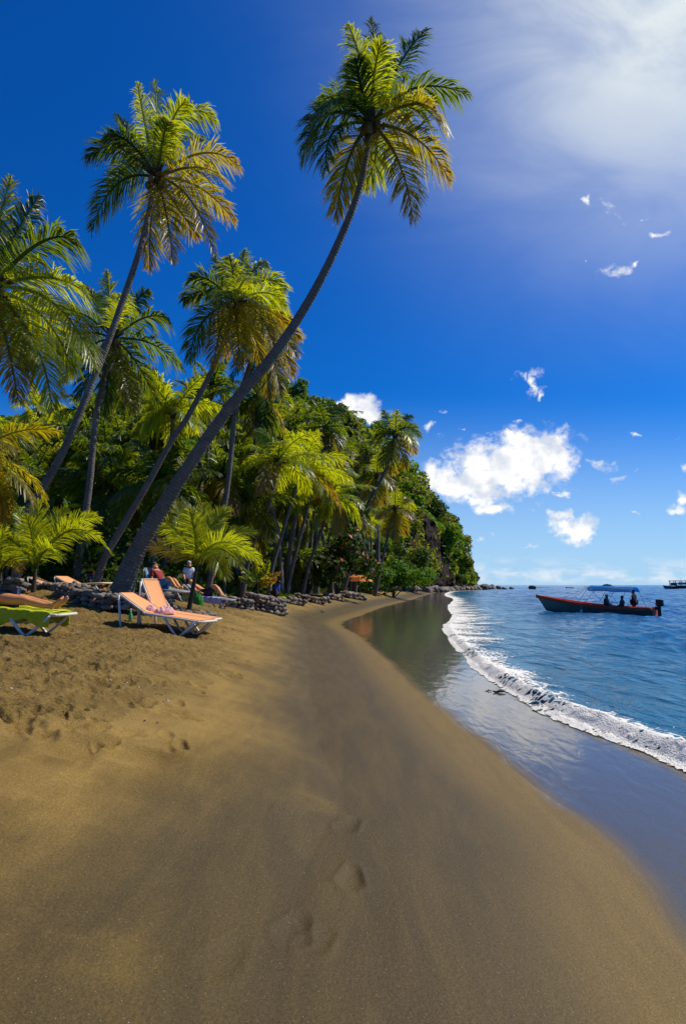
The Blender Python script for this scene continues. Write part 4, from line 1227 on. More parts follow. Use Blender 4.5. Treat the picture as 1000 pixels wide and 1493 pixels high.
def person(label, loc, J, skin, shirt=None, shorts=None, hair=None, hairr=1.0, hat=None):
    """J: joint name -> xyz (metres, relative to loc).  The body is one surface; clothing and hair are children"""
    V = {k: np.array(v, float) for k, v in J.items()}
    names = ['pelvis', 'belly', 'chest', 'neck', 'chin', 'skull', 'sl', 'el', 'wl', 'hl', 'sr', 'er', 'wr', 'hr', 'kl', 'al', 'tl', 'kr', 'ar', 'tr', 'hipl', 'hipr']
    rad = dict(pelvis=(.15, .12), belly=(.135, .105), chest=(.155, .115), neck=.055, chin=.085, skull=.088, sl=.058, sr=.058, el=.043, er=.043, wl=.03, wr=.03, hl=.034, hr=.034,
               hipl=.09, hipr=.09, kl=.06, kr=.06, al=.04, ar=.04, tl=.036, tr=.036)
    mid = (V['sl'] + V['sr']) / 2; V.setdefault('chest', mid)
    V.setdefault('belly', (V['pelvis'] + V['chest']) / 2)
    for s in 'lr':
        V.setdefault('hip' + s, V['pelvis'] + (V['sl' if s == 'l' else 'sr'] - mid) * .5)
        V.setdefault('h' + s, V['w' + s] + (V['w' + s] - V['e' + s]) * .28)
    jt = [(V[n], rad[n]) for n in names]; ix = {n: i for i, n in enumerate(names)}
    E = [('pelvis', 'belly'), ('belly', 'chest'), ('chest', 'neck'), ('neck', 'chin'), ('chin', 'skull')]
    for s in 'lr':
        E += [('chest', 's' + s), ('s' + s, 'e' + s), ('e' + s, 'w' + s), ('w' + s, 'h' + s), ('pelvis', 'hip' + s), ('hip' + s, 'k' + s), ('k' + s, 'a' + s), ('a' + s, 't' + s)]
    # nose
    f = V.get('face', np.array([0, -1.0, 0]))
    jt.append((V['chin'] * .45 + V['skull'] * .55 + f * .10, .018)); E2 = [(ix[a], ix[b]) for a, b in E] + [(ix['skull'], len(jt) - 1)]
    o = limb_mesh('person', jt, E2, skin, 0, 2)
    o.location = loc; tag(o, label, 'person')
    def part(name, keys, edges, m, grow, short=None):
        jj = []
        for n in keys:
            r = rad[n]; r = tuple(x + grow for x in r) if hasattr(r, '__len__') else r + grow
            p = V[n]
            if short and n in short: p = V[short[n][0]] + (V[n] - V[short[n][0]]) * short[n][1]
            jj.append((p, r))
        k2 = {n: i for i, n in enumerate(keys)}
        c = limb_mesh(name, jj, [(k2[a], k2[b]) for a, b in edges], m, 0, 2); c.parent = o
    if shirt:
        part('shirt', ['pelvis', 'belly', 'chest', 'sl', 'el', 'sr', 'er'], [('pelvis', 'belly'), ('belly', 'chest'), ('chest', 'sl'), ('sl', 'el'), ('chest', 'sr'), ('sr', 'er')], shirt, .018, {'el': ('sl', .75), 'er': ('sr', .75)})
    if shorts:
        part('shorts', ['pelvis', 'hipl', 'kl', 'hipr', 'kr'], [('pelvis', 'hipl'), ('hipl', 'kl'), ('pelvis', 'hipr'), ('hipr', 'kr')], shorts, .02, {'kl': ('hipl', .8), 'kr': ('hipr', .8)})
    up = unit(V['skull'] - V['chin'])
    if hair:
        h = MB(); h.ball(V['skull'] + up * .035 - f * .022, .104 * hairr, 12, 8, (1, 1, .92)); h.build('hair', hair, o, True)
    if hat:
        h = MB(); h.ball(V['skull'] + up * .05, .108, 12, 8, (1, 1, .7)); h.bar(V['skull'] + up * .05 + f * .06, V['skull'] + up * .03 + f * .21, .16, .02); h.build('cap', hat, o, True)
    return o

# ------------------------------------------------------------------ sun loungers
M_PLASTIC = simple('lounger_plastic', (.72, .66, .55), .45, .12, 4)
M_PLASTIC_DIM = simple('lounger_plastic_grey', (.34, .33, .30), .5, .2, 4)
M_SLING = simple('pink_sling', (.80, .36, .15), .75, .07, 40, .2, .15)
M_SLING_GREY = simple('grey_sling', (.26, .27, .29), .8, .12, 40, .2, .15)
M_LIME = simple('lime_towel', (.46, .50, .025), .9, .25, 16, .1, .4)
M_PINK = simple('pink_towel', (.75, .40, .38), .9, .35, 22, .1, .5)

def lounger(label, foot, head, back=28.0, W=.62, L=1.95, H=.34, sling=M_SLING, frame=M_PLASTIC, group='pink sun loungers', lean=None, cover=None):
    """foot, head: ground points under the two ends of the bed"""
    a = np.array(foot, float); h = np.array(head, float)
    yaw = math.atan2(h[1] - a[1], h[0] - a[0]); pit = math.atan2(h[2] - a[2], np.hypot(*(h - a)[:2]))
    root = empty('sun_lounger', a); root.rotation_euler = (0, -pit, yaw)
    tag(root, label, 'sun lounger', group)
    hb = 1.22                                            # hinge of the backrest
    bl = L - hb; c, s = math.cos(R(back)), math.sin(R(back))
    bt = np.array([hb + bl * c, 0, H + bl * s])
    # side rails and cross bars
    fr = MB()
    for y in (-W / 2, W / 2):
        fr.tube([(0, y, H), (.04, y, H), (hb, y, H), (hb + .05, y, H)], .024, 8)
        fr.tube([(hb, y * .94, H), bt + np.array([0, y * .94, 0])], .022, 8)
    fr.tube([(0, -W / 2, H), (0, W / 2, H)], .024, 8); fr.tube([bt + np.array([0, -W / 2 * .94, 0]), bt + np.array([0, W / 2 * .94, 0])], .022, 8)
    fr.tube([(hb, -W / 2, H - .01), (hb, W / 2, H - .01)], .02, 8)
    fr.build('frame', frame, root, True)
    for y in (-W / 2 - .012, W / 2 + .012):
        for (x0, x1) in ((.10, .42), (.78, .46), ) if lean is None else ((.10, .42), (.74, .47)):
            m = MB(); m.tube([(x0, y, H - .01), ((x0 * .4 + x1 * .6), y, H * .35), (x1, y, .0), (x1 + (.05 if x1 > x0 else -.05), y, -.03)], [.024, .024, .022, .02], 8); m.build('leg', frame, root, True)
    for y in (-W / 2 - .012, W / 2 + .012):
        m = MB(); m.tube([(hb + bl * c * .97, y, H + bl * s * .95), (hb + bl * c * .80, y, .12), (hb + bl * c * .72, y, -.04)], [.024, .024, .022], 8); m.build('leg', frame, root, True)
        m = MB(); m.tube([(hb + bl * c * .45, y * .9, H + bl * s * .45), (hb - .14, y * .9, H - .05)], .015, 6); m.build('backrest_strut', frame, root, True)
    # sling with a little sag
    def sheet(name, p0, p1, w, m, sag, off):
        p0 = np.array(p0, float); p1 = np.array(p1, float); n, k = 16, 9
        nn = unit(np.cross(p1 - p0, np.array([0, 1.0, 0]))); nn = nn if nn[2] > 0 else -nn
        V = []
        for side in (1, -1):
            for i in range(n):
                for j in range(k):
                    u, v_ = i / (n - 1), j / (k - 1)
                    p = p0 + (p1 - p0) * u + np.array([0, (v_ - .5) * w, 0]) + nn * (off + side * .006 - sag * math.sin(math.pi * v_) * math.sin(math.pi * u) ** .5)
                    V.append(p)
        F = []
        for sd in range(2):
            b = sd * n * k
            for i in range(n - 1):
                for j in range(k - 1):
                    q = (b + i * k + j, b + i * k + j + 1, b + (i + 1) * k + j + 1, b + (i + 1) * k + j)
                    F.append(q if sd else q[::-1])
        rim = [i * k for i in range(n)] + [(n - 1) * k + j for j in range(1, k)] + [i * k + k - 1 for i in range(n - 2, -1, -1)] + [j for j in range(k - 2, 0, -1)]
        for q in range(len(rim)):
            A, B_ = rim[q], rim[(q + 1) % len(rim)]; F.append((A, B_, B_ + n * k, A + n * k))
        mb = MB(); mb.add(V, F); return mb.build(name, m, root, True)
    sheet('seat_sling', (.0, 0, H), (hb, 0, H), W - .02, sling, .022, .026)
    sheet('backrest_sling', (hb, 0, H), bt, W - .06, sling, .018, .026)
    return root

A_foot = hit(292, 915); A_head = hit(170, 907)
def along(a, b, L):
    d = unit((b - a)[:2]); p = np.array([a[0] + d[0] * L, a[1] + d[1] * L, 0]); p[2] = zt(p[0], p[1]); return p
def set_lounger(label, fpx, Y, yaw, **kw):
    """fpx: photo column of the ground point under the foot end"""
    x = (fpx - 500) / FOC * Y * 1.0
    a = np.array([x, Y, zt(x, Y)]); L = 1.9
    h = np.array([x + math.cos(yaw) * L, Y + math.sin(yaw) * L, 0]); h[2] = zt(h[0], h[1])
    return lounger(label, a, h, **kw), a, h
la, a0, a1 = set_lounger('near pink sun lounger with a crumpled towel on its seat', 304, 12.1, R(163), back=24)
lb, b0, b1 = set_lounger('pink sun lounger with its backrest raised steeply, behind the one with the towel', 312, 12.75, R(165), back=58)
set_lounger('empty pink sun lounger farthest to the left on the terrace behind the stone wall', 128, 21.0, R(176), back=24, group='pink sun loungers under the palms')
set_lounger('half-hidden pink sun lounger tucked against the foot of the leaning palm', 158, 20.4, R(160), back=24, group='pink sun loungers under the palms')
lc, c0, c1 = set_lounger('pink sun lounger in the shade occupied by a person in blue', 166, 24.5, R(140), back=50, group='pink sun loungers under the palms')
ld, d0, d1 = set_lounger('grey sun lounger under the palms with a bright towel over its back', 272, 19.5, R(150), back=55, sling=M_SLING_GREY, frame=M_PLASTIC_DIM, group='grey sun loungers in the shade')
le, e0, e1 = set_lounger('grey sun lounger holding a sunbather with raised knees', 340, 22.5, R(172), back=30, sling=M_SLING_GREY, frame=M_PLASTIC_DIM, group='grey sun loungers in the shade')
lf, f0, f1 = set_lounger('white-framed sun lounger under a lime towel, cut off by the left edge', 100, 9.7, R(178), back=20, sling=M_LIME)

# crumpled towel on the near lounger
def crumple(name, label, cat, c, sx, sy, h, m, seed, yaw=0.0, lumps=6):
    n = 34; u, v = np.meshgrid(np.linspace(-1, 1, n), np.linspace(-1, 1, n))
    d = np.sqrt(u ** 2 + v ** 2)
    z = h * np.clip(1 - d ** 2.2, 0, 1) ** .5 * (.45 + .9 * fbm(u * lumps * .35 + 9, v * lumps * .35, seed, 3)) + h * .25 * (np.abs(fbm(u * lumps, v * lumps, seed + 5, 2) - .5) * 2) * (d < .95)
    k = 1 + .18 * (fbm(np.arctan2(v, u) * 1.2 + 5, d * 0, seed + 9, 2) - .5)
    s = np.where(d > 1, 1 / np.maximum(d, 1e-6), 1)
    x = u * s * sx * k; y = v * s * sy * k
    c0, s0 = math.cos(yaw), math.sin(yaw)
    V = np.stack([x * c0 - y * s0, x * s0 + y * c0, z], -1).reshape(-1, 3)
    Vb = V.copy(); Vb[:, 2] = -.004; i = np.arange(n - 1)[:, None] * n; j = np.arange(n - 1)[None, :]
    f = np.stack([i + j, i + j + 1, i + n + j + 1, i + n + j], -1).reshape(-1, 4)
    rim = [k for k in range(n)] + [r * n + n - 1 for r in range(1, n)] + [(n - 1) * n + k for k in range(n - 2, -1, -1)] + [r * n for r in range(n - 2, 0, -1)]
    side = np.array([(rim[(q + 1) % len(rim)], rim[q], rim[q] + n * n, rim[(q + 1) % len(rim)] + n * n) for q in range(len(rim))])
    o = link(name, npmesh(name, np.vstack([V, Vb]), [f, f[:, ::-1] + n * n, side], [m], True))
    o.location = c; tag(o, label, cat); return o
def on_lounger(a, h, d, side, up):
    u = unit((h - a)[:2]); n = np.array([-u[1], u[0]])
    p = a[:2] + u * d + n * side
    return np.array([p[0], p[1], a[2] + (h[2] - a[2]) * d / 1.9 + up])
crumple('towel', 'crumpled pink and white towel lying on the near pink lounger', 'towel', on_lounger(a0, a1, .92, .02, .368), .20, .16, .13, M_PINK, 5, .4)
crumple('towel', 'small balled pink cloth next to the crumpled towel on the lounger', 'towel', on_lounger(a0, a1, 1.24, .05, .368), .13, .12, .12, M_PINK, 8, 1.0)
M_GREEN = simple('green_plastic', (.05, .35, .10), .35, .15, 10)
M_DARKG = simple('dark_rubber', (.015, .015, .017), .5, .3, 10)
M_WHITE = simple('white_paint', (.80, .80, .78), .45, .06, 6)
pb = hit(190, 906); m = MB(); m.tube([(0, 0, 0), (0, 0, .02), (0, 0, .15), (0, 0, .19), (0, 0, .24)], [.036, .04, .04, .018, .016], 12)
o = m.build('bottle', M_GREEN, None, True); o.location = (pb[0], pb[1], zt(pb[0], pb[1])); tag(o, 'green bottle standing in the sand under the near pink lounger', 'bottle')
q = MB(); q.tube([(0, 0, .238), (0, 0, .265)], .02, 10); q.build('bottle_cap', M_WHITE, o, True)

# lime towel over the left lounger and the sunbather on it
def towel_drape():
    n, k = 60, 44; V = []
    W = .33
    for i in range(n):
        u = i / (n - 1); X = .10 + 1.2 * u
        for j in range(k):
            w = (j / (k - 1) - .5) * 2
            drop = .17 + .07 * fbm(np.array([X * 4]), np.array([w * .0 + (3 if w > 0 else 9)]), 5, 3)[0] + .05 * math.sin(X * 9)
            run = abs(w) * (W + drop)
            if run < W: y = math.copysign(run, w); z = .385
            else:
                y = math.copysign(W + .012 + .018 * math.sin(X * 34 + 3 * u) * min(1, (run - W) / .1), w); z = .385 - (run - W)
            z += .006 * math.sin(X * 21 + w * 5)
            V.append((X, y, z))
    F = [(i * k + j, i * k + j + 1, (i + 1) * k + j + 1, (i + 1) * k + j) for i in range(n - 1) for j in range(k - 1)]
    o = MB().add(V, F).build('towel', M_LIME, None, True)
    s = o.modifiers.new('thick', 'SOLIDIFY'); s.thickness = .008; s.offset = 1
    o.location = lf.location; o.rotation_euler = lf.rotation_euler
    tag(o, 'lime yellow-green towel draped over the lounger at the left edge', 'towel')
towel_drape()
def frame_pt(lo, x, y, z):
    M = lo.matrix_basis if hasattr(lo, 'matrix_basis') else lo.matrix_world
    return np.array(M @ Vector((x, y, z)))
def reclining(label, lo, skin, hair, shirt=None, shorts=None, knees=0.0, back=24.0, feet=.08, H=.45):
    c, s = math.cos(R(back)), math.sin(R(back)); hb = 1.18
    T = lambda x, y, z: frame_pt(lo, x, y, z)
    loc = T(hb, 0, H)
    B_ = lambda d, y, up: T(hb + d * c - up * s, y, H + d * s + up * c) - loc
    Lk = lambda x, y, z: T(x, y, z) - loc
    J = dict(pelvis=Lk(hb - .10, 0, H + .03), belly=B_(.14, 0, .05), chest=B_(.36, 0, .06), neck=B_(.52, 0, .06), chin=B_(.60, 0, .09), skull=B_(.68, 0, .09),
             sl=B_(.44, .17, .05), sr=B_(.44, -.17, .05), el=B_(.18, .26, .0), er=B_(.18, -.26, .0), wl=Lk(hb - .08, .27, H + .03), wr=Lk(hb - .08, -.27, H + .03),
             hipl=Lk(hb - .16, .09, H + .03), hipr=Lk(hb - .16, -.09, H + .03),
             kl=Lk(hb - .52 + knees * .12, .10, H + .03 + knees), kr=Lk(hb - .52 + knees * .06, -.09, H + .03 + knees * .8),
             al=Lk(feet + .14 + knees * .5, .10, H - .005), ar=Lk(feet + .16 + knees * .5, -.08, H - .005),
             tl=Lk(feet + .05 + knees * .4, .13, H + .17 if knees < .1 else H), tr=Lk(feet + .07 + knees * .4, -.12, H + .17 if knees < .1 else H))
    J['face'] = unit(B_(.6, 0, .3) - B_(.6, 0, 0))
    return person(label, loc, J, skin, shirt, shorts, hair)

# the near sunbather: legs and feet are what the photo shows, so they get real feet with toes
def near_sunbather():
    lo = lf; H = .445; back = 20.0; hb = 1.18
    c, s = math.cos(R(back)), math.sin(R(back))
    T = lambda x, y, z: frame_pt(lo, x, y, z)
    loc = T(hb, 0, H)
    Lk = lambda x, y, z: T(x, y, z) - loc
    B_ = lambda d, y, up: T(hb + d * c - up * s, y, H + d * s + up * c) - loc
    jt = []; ed = []
    def add(p, r, par=None):
        jt.append((p, r)); 
        if par is not None: ed.append((par, len(jt) - 1))
        return len(jt) - 1
    pel = add(Lk(hb - .10, 0, H + .05), (.15, .12)); bel = add(B_(.16, 0, .06), (.13, .10), pel); ch = add(B_(.38, 0, .07), (.15, .11), bel)
    nk = add(B_(.54, 0, .06), .055, ch); cn = add(B_(.62, 0, .10), .085, nk); sk = add(B_(.70, 0, .10), .09, cn); add(B_(.67, 0, .20), .018, sk)
    for sd in (-1, 1):
        sh = add(B_(.46, .17 * sd, .05), .058, ch); el = add(B_(.2, .27 * sd, .02), .043, sh); wr = add(Lk(hb - .06, .28 * sd, H + .04), .03, el)
        hd = add(Lk(hb - .15, .27 * sd, H + .03), .034, wr)
        for k in range(5):
            add(Lk(hb - .22 + (.05 if k == 0 else .004 * abs(k - 2)), (.27 + (k - 2) * .016) * sd, H + .02), .009, hd)
        hip = add(Lk(hb - .18, .09 * sd, H + .05), .09, pel); th = add(Lk(hb - .36, .10 * sd, H + .05), .078, hip)
        kn = add(Lk(hb - .54, .10 * sd, H + .055 + .015 * (sd > 0)), .056, th); kb = add(Lk(hb - .62, .10 * sd, H + .04), .047, kn)
        cf = add(Lk(hb - .72, .10 * sd, H + .025), .054, kb); sn = add(Lk(hb - .86, .10 * sd, H + .012), .041, cf)
        an = add(Lk(hb - .955, .10 * sd, H + .008), .034, sn); heel = add(Lk(hb - 1.0, .10 * sd, H - .005), .035, an)
        ar = add(Lk(hb - 1.035, .105 * sd, H + .055), .031, an); ball = add(Lk(hb - 1.075 - .02 * (sd > 0), .115 * sd, H + .115), (.040, .026), ar)
        for k in range(5):
            add(Lk(hb - 1.10 - .006 * (2 - abs(k - 1)) - .02 * (sd > 0), (.115 + (k - 2) * .017) * sd, H + .165 + .012 * (k == 0) - .008 * k), .0135 if k == 0 else .0095, ball)
    o = limb_mesh('person', jt, ed, M_SKIN, 0, 2); o.location = loc
    tag(o, 'sunbather with bare tanned legs and feet lying on the lime towel', 'person')
    h = MB(); h.ball(B_(.74, 0, .085), .105, 12, 8); h.build('hair', M_HAIR_DARK, o, True)
    sj = [(Lk(hb - .10, 0, H + .05), (.17, .14)), (Lk(hb - .16, .09, H + .05), .11), (Lk(hb - .21, .10, H + .05), .10), (Lk(hb - .16, -.09, H + .05), .11), (Lk(hb - .21, -.10, H + .05), .10)]
    s = limb_mesh('shorts', sj, [(0, 1), (1, 2), (0, 3), (3, 4)], cloth('swim_shorts', (.04, .07, .15)), 0, 2); s.parent = o
near_sunbather()
reclining('sunbather in a blue top reclining in the shade behind the leaning palm', lc, M_SKIN, M_HAIR_DARK, cloth('blue_top', (.06, .09, .30)), cloth('white_shorts', (.6, .55, .55)), 0, 50)
reclining('sunbather in red lying on the grey lounger beside the young palm', ld, M_SKIN, M_HAIR_DARK, cloth('red_top', (.28, .04, .035)), cloth('blue_shorts', (.05, .25, .55)), .25, 55)
reclining('sunbather with raised knees lying under the large young palm', le, M_SKIN, M_HAIR_DARK, None, cloth('dark_swimsuit', (.03, .03, .04)), .34, 30)
def drape(label, lo, m, x0, x1, W=.33, H=.385, drop=.16, tilt=0.0, hb=1.22):
    n, k = 26, 26; V = []
    for i in range(n):
        X = x0 + (x1 - x0) * i / (n - 1)
        zz = H if X < hb else H + (X - hb) * math.tan(R(tilt))
        for j in range(k):
            w = (j / (k - 1) - .5) * 2; run = abs(w) * (W + drop)
            y = math.copysign(min(run, W) + (.012 + .02 * math.sin(X * 31) if run > W else 0), w); V.append((X, y, zz - max(0, run - W) + .006 * math.sin(X * 17 + w * 4)))
    F = [(i * k + j, i * k + j + 1, (i + 1) * k + j + 1, (i + 1) * k + j) for i in range(n - 1) for j in range(k - 1)]
    o = MB().add(V, F).build('towel', m, None, True); s = o.modifiers.new('thick', 'SOLIDIFY'); s.thickness = .008; s.offset = 1
    o.location = lo.location; o.rotation_euler = lo.rotation_euler; tag(o, label, 'towel')
drape('pale lilac towel hanging over the side of the lounger with the raised knees', le, cloth('lilac_towel', (.42, .42, .58)), .3, 1.15, drop=.22)
drape('white, cyan and red striped towel hung over the grey lounger backrest', ld, cloth('striped_towel', (.25, .48, .70), .5), 1.42, 1.62, .31, .385, .12, 55)

def standing(label, p, skin, shirt, shorts, hair, yaw=0.0, lean=0.0, H=1.0, reach=.1, hat=None):
    """upright figure; lean bends the trunk forward about the hips (degrees)"""
    r = rotz(yaw); hip = np.array([0, 0, .92]) * H
    def U(x, y, z):                                    # trunk point, bent forward (-y)
        q = rotx(R(lean)) @ np.array([x, y, z - .92]) * H + hip
        return r @ q
    D = lambda x, y, z: r @ (np.array([x, y, z]) * H)
    J = dict(pelvis=U(0, 0, .95), belly=U(0, 0, 1.12), chest=U(0, 0, 1.33), neck=U(0, -.01, 1.49), chin=U(0, -.03, 1.58), skull=U(0, -.03, 1.66), sl=U(.18, 0, 1.42), sr=U(-.18, 0, 1.42),
             el=U(.23, -.04 - reach * .4, 1.16), er=U(-.23, -.02 - reach, 1.17), wl=U(.22, -.12 - reach, .94), wr=U(-.2, -.12 - reach * 2.2, 1.02),
             kl=D(.10, -.03, .50), kr=D(-.10, .0, .50), al=D(.10, .02, .08), ar=D(-.11, .04, .08), tl=D(.12, -.12, .03), tr=D(-.13, -.11, .03), hipl=D(.09, 0, .9), hipr=D(-.09, 0, .9))
    J['face'] = unit(U(0, -.2, 1.6) - U(0, 0, 1.6))
    return person(label, p, J, skin, shirt, shorts, hair, 1.0, hat)
def at_ground(px, Y):
    x = (px - 500) / FOC * Y; return np.array([x, Y, zt(x, Y)])
def sitting_low():
    p = at_ground(211, 25.0); r = rotz(0); D = lambda a, b, c: np.array([a, b, c])
    J = dict(pelvis=D(.30, 0, .16), belly=D(.22, 0, .36), chest=D(.02, 0, .56), neck=D(-.18, -.02, .66), chin=D(-.28, -.06, .70), skull=D(-.34, -.05, .78), sl=D(-.06, -.19, .60), sr=D(-.06, .19, .60), el=D(-.16, -.26, .34), er=D(-.16, .26, .34),
             wl=D(-.36, -.18, .26), wr=D(-.36, .18, .26), hipl=D(.26, -.10, .14), hipr=D(.26, .10, .14), kl=D(-.12, -.16, .34), kr=D(-.12, .16, .34), al=D(-.20, -.14, .06), ar=D(-.20, .14, .06), tl=D(-.38, -.15, .03), tr=D(-.38, .15, .03), face=unit(D(-.8, -.3, -.4)))
    person('grey-haired man in a navy shirt sitting hunched behind the raised pink lounger', p, J, M_SKIN, cloth('navy_shirt', (.02, .035, .09)), cloth('navy_shorts', (.02, .02, .05)), M_HAIR_GREY)
sitting_low()
standing('woman in a white shirt and hat standing behind the large young palm', at_ground(276, 27.0), M_SKIN, cloth('white_shirt', (.75, .75, .78)), cloth('dark_skirt', (.04, .03, .04)), M_HAIR_GREY, R(20), 4, .98)
standing('person in a blue shirt walking beside the stone walls', at_ground(402, 34), M_SKIN_DARK, cloth('royal_blue_shirt', (.02, .07, .45)), cloth('dark_shorts', (.03, .03, .05)), M_HAIR_DARK, R(60), 25, .75)
crumple('bag', 'small bright lime bag lying on the stones near the person in blue', 'bag', np.array([*at_ground(413, 34)[:2], zt(*at_ground(413, 34)[:2])]), .28, .22, .5, cloth('lime_bag', (.35, .75, .03)), 12)
crumple('bag', 'green beach bag beside the lounger with the raised knees', 'bag', np.array([*at_ground(291, 21)[:2], zt(*at_ground(291, 21)[:2])]), .20, .16, .42, cloth('green_bag', (.03, .17, .03)), 13)

# ------------------------------------------------------------------ dry-stone walls
def stone_mat():
    m, t, b = mat('wall_stone')
    co = t.new('ShaderNodeTexCoord').outputs['Object']
    a = t.attr('tone'); n = t.noise(co, 9, 5, .6)
    c = t.mix(a, (.085, .070, .055), (.36, .29, .22))
    c = t.mix(t.math('MULTIPLY', n, .7), c, (.12, .095, .07))
    t.set(b.inputs['Base Color'], c); b.inputs['Roughness'].default_value = .85
    t.l.new(t.bump(n, .6, .03), b.inputs['Normal']); return m
M_STONE = stone_mat()
import bmesh
def ico(sub):
    bm = bmesh.new(); bmesh.ops.create_icosphere(bm, subdivisions=sub, radius=1)
    v = np.array([p.co[:] for p in bm.verts]); f = np.array([[q.index for q in p.verts] for p in bm.faces]); bm.free(); return v, f
ICO2, ICO3 = ico(2), ico(3)
def rough_rock(g, base, amp=.22):
    v = base[0].copy()
    for _ in range(4):
        d = unit(g.normal(size=3)); k = v @ d; c = g.uniform(.45, .8)
        v -= np.maximum(k - c, 0)[:, None] * d * .85
    o = g.uniform(0, 50, 3)
    n = fbm(v[:, 0] * 1.6 + o[0], v[:, 1] * 1.6 + v[:, 2] * 1.3 + o[1], 5, 3) - .5
    return v * (1 + n[:, None] * amp * 2)
def stone_wall(label, line, H, W, size, seed, cat='stone wall'):
    """line: ground points along the wall's foot; the stones are one wall"""
    g = np.random.default_rng(seed); V = []; F = []; T = []; b = 0
    line = [np.array(p[:2], float) for p in line]
    org = np.array([line[0][0], line[0][1], zt(*line[0])])
    for p, q in zip(line[:-1], line[1:]):
        L = np.linalg.norm(q - p); d = (q - p) / L; nrm = np.array([-d[1], d[0]])
        for lev in range(max(1, int(round(H / (size * .72))))):
            for row in range(max(1, int(round(W / (size * .9))))):
                s = g.uniform(0, size)
                while s < L:
                    sz = size * g.uniform(.6, 1.3)
                    c = p + d * (s + sz * .4) + nrm * ((row + .5) * size * .9 - W / 2 + g.normal(0, size * .12))
                    z = max(zt(*c), org[2] - .3) + (lev + .42) * size * .72 + g.normal(0, size * .06)
                    if not (lev > 0 and g.random() < .08):
                        v = rough_rock(g, ICO2, .12) * np.array([sz * .62, sz * .5, sz * .42]) @ rotz(math.atan2(d[1], d[0]) + g.normal(0, .35)).T
                        v = v @ rotx(g.normal(0, .2)).T
                        V.append(v + np.array([c[0], c[1], z]) - org); F.append(ICO2[1] + b); b += len(v); T.append(np.full(len(v), g.random()))
                    s += sz * g.uniform(.9, 1.15)
    me = npmesh('stone_wall', np.vstack(V), np.vstack(F), [M_STONE], False, {'tone': np.concatenate(T)})
    o = link('stone_wall', me); o.location = org; tag(o, label, cat, 'low dry-stone walls along the top of the beach'); return o
def gl(*pts): return [hit(x, y) if Y is None else at_ground(x, Y) for x, y, Y in pts]
stone_wall('curved dry-stone wall of pale cobbles round the foot of the leaning palm', gl((92, 0, 16.6), (130, 0, 15.6), (175, 0, 15.0), (215, 0, 15.0), (246, 0, 15.6)), .36, .55, .17, 1)
stone_wall('dark dry-stone wall at the left edge behind the lime-towel lounger', gl((-30, 0, 17.2), (8, 0, 17.0), (36, 0, 17.2)), .46, .6, .2, 2)
stone_wall('low line of stones linking the left wall and the palm wall', gl((38, 0, 18.0), (66, 0, 18.2), (94, 0, 17.6)), .26, .5, .16, 3)
stone_wall('ring of stones round the foot of the large young palm', gl((248, 0, 16.9), (268, 0, 16.2), (292, 0, 16.2), (310, 0, 16.9)), .14, .4, .17, 4)
stone_wall('square stone planter wall right of the sunbather with raised knees', gl((336, 0, 25.0), (350, 0, 24.4), (364, 0, 25.0)), .42, .6, .2, 5)
stone_wall('rounded stone wall under the yellow palm seedling', gl((366, 0, 27.2), (386, 0, 26.4), (404, 0, 27.2), (408, 0, 28.5)), .62, .8, .24, 6)
stone_wall('low dark stone wall in the middle distance left of the yellowish bag', gl((418, 0, 37), (440, 0, 37.5)), .5, .8, .28, 7)
stone_wall('long low stone wall edging the sand beneath the grove', gl((430, 0, 42), (452, 0, 41), (474, 0, 42)), .5, .9, .3, 8)
stone_wall('far stone wall ending below the tall palm by the rocky point', gl((474, 0, 49), (496, 0, 50)), .6, 1.0, .35, 9)
stone_wall('farthest low stone wall near the orange parasol', gl((500, 0, 56), (526, 0, 58)), .6, 1.0, .4, 10)
stone_wall('stone wall in the shade behind the grey lounger', gl((214, 0, 24), (236, 0, 23.6), (256, 0, 24)), .55, .6, .2, 11)

# boulders along the point
M_BOULDER = stone_mat(); M_BOULDER.name = 'boulder_stone'
BLD = []
for k in range(7):
    g = np.random.default_rng(700 + k); v = rough_rock(g, ICO3, .2) * np.array([1, .85, .7])
    BLD.append(npmesh('boulder', v, ICO3[1], [M_BOULDER], False, {'tone': np.full(len(v), [.1, .35, .6, .15, .8, .25, .45][k])}))
def boulder(x, y, z, s, k, label, group):
    o = link('boulder', BLD[k % 7]); o.location = (x, y, z); o.scale = (s, s, s); o.rotation_euler = (random.uniform(-.4, .4), random.uniform(-.4, .4), random.uniform(0, 6.28))
    tag(o, label, 'boulder', group); return o
g = np.random.default_rng(61)
BY = lambda px: np.interp(px, [555, 590, 620, 650, 690, 712, 750], [92, 118, 150, 192, 240, 262, 275])
nb = 0
for i in range(135):
    px = 560 + 158 * g.random() ** .9; Y = BY(px) + g.uniform(-6, 9)
    x = (px - 500) / FOC * Y; s = g.uniform(.45, 1.25) * (.65 + Y / 300)
    z = max(zt(x, Y), -.3) + s * .3
    boulder(x, Y, z, s, int(g.integers(0, 7)), 'grey-brown boulder in the rocky bank at the foot of the headland', 'boulders at the foot of the headland'); nb += 1
for px, Y, s, k, lab in [(703, 258, 3.4, 0, 'biggest dark boulder at the tip of the rocky point'), (714, 262, 2.3, 3, 'dark boulder right beside the biggest one on the point'), (724, 266, 1.7, 5, 'middle-sized wet boulder near the end of the point'),
                         (733, 268, 1.5, 0, 'low wet boulder near the end of the point'), (744, 272, 1.3, 3, 'last low boulder of the rocky point'), (774, 285, 2.3, 0, 'lone dark rock standing in the sea off the point')]:
    boulder((px - 500) / FOC * Y, Y, s * .25, s, k, lab, None)
boulder(*[*hit(471, 893)[:2]], hit(471, 893)[2], .16, 3, 'small dark stone lying on the smooth sand near the water', None)

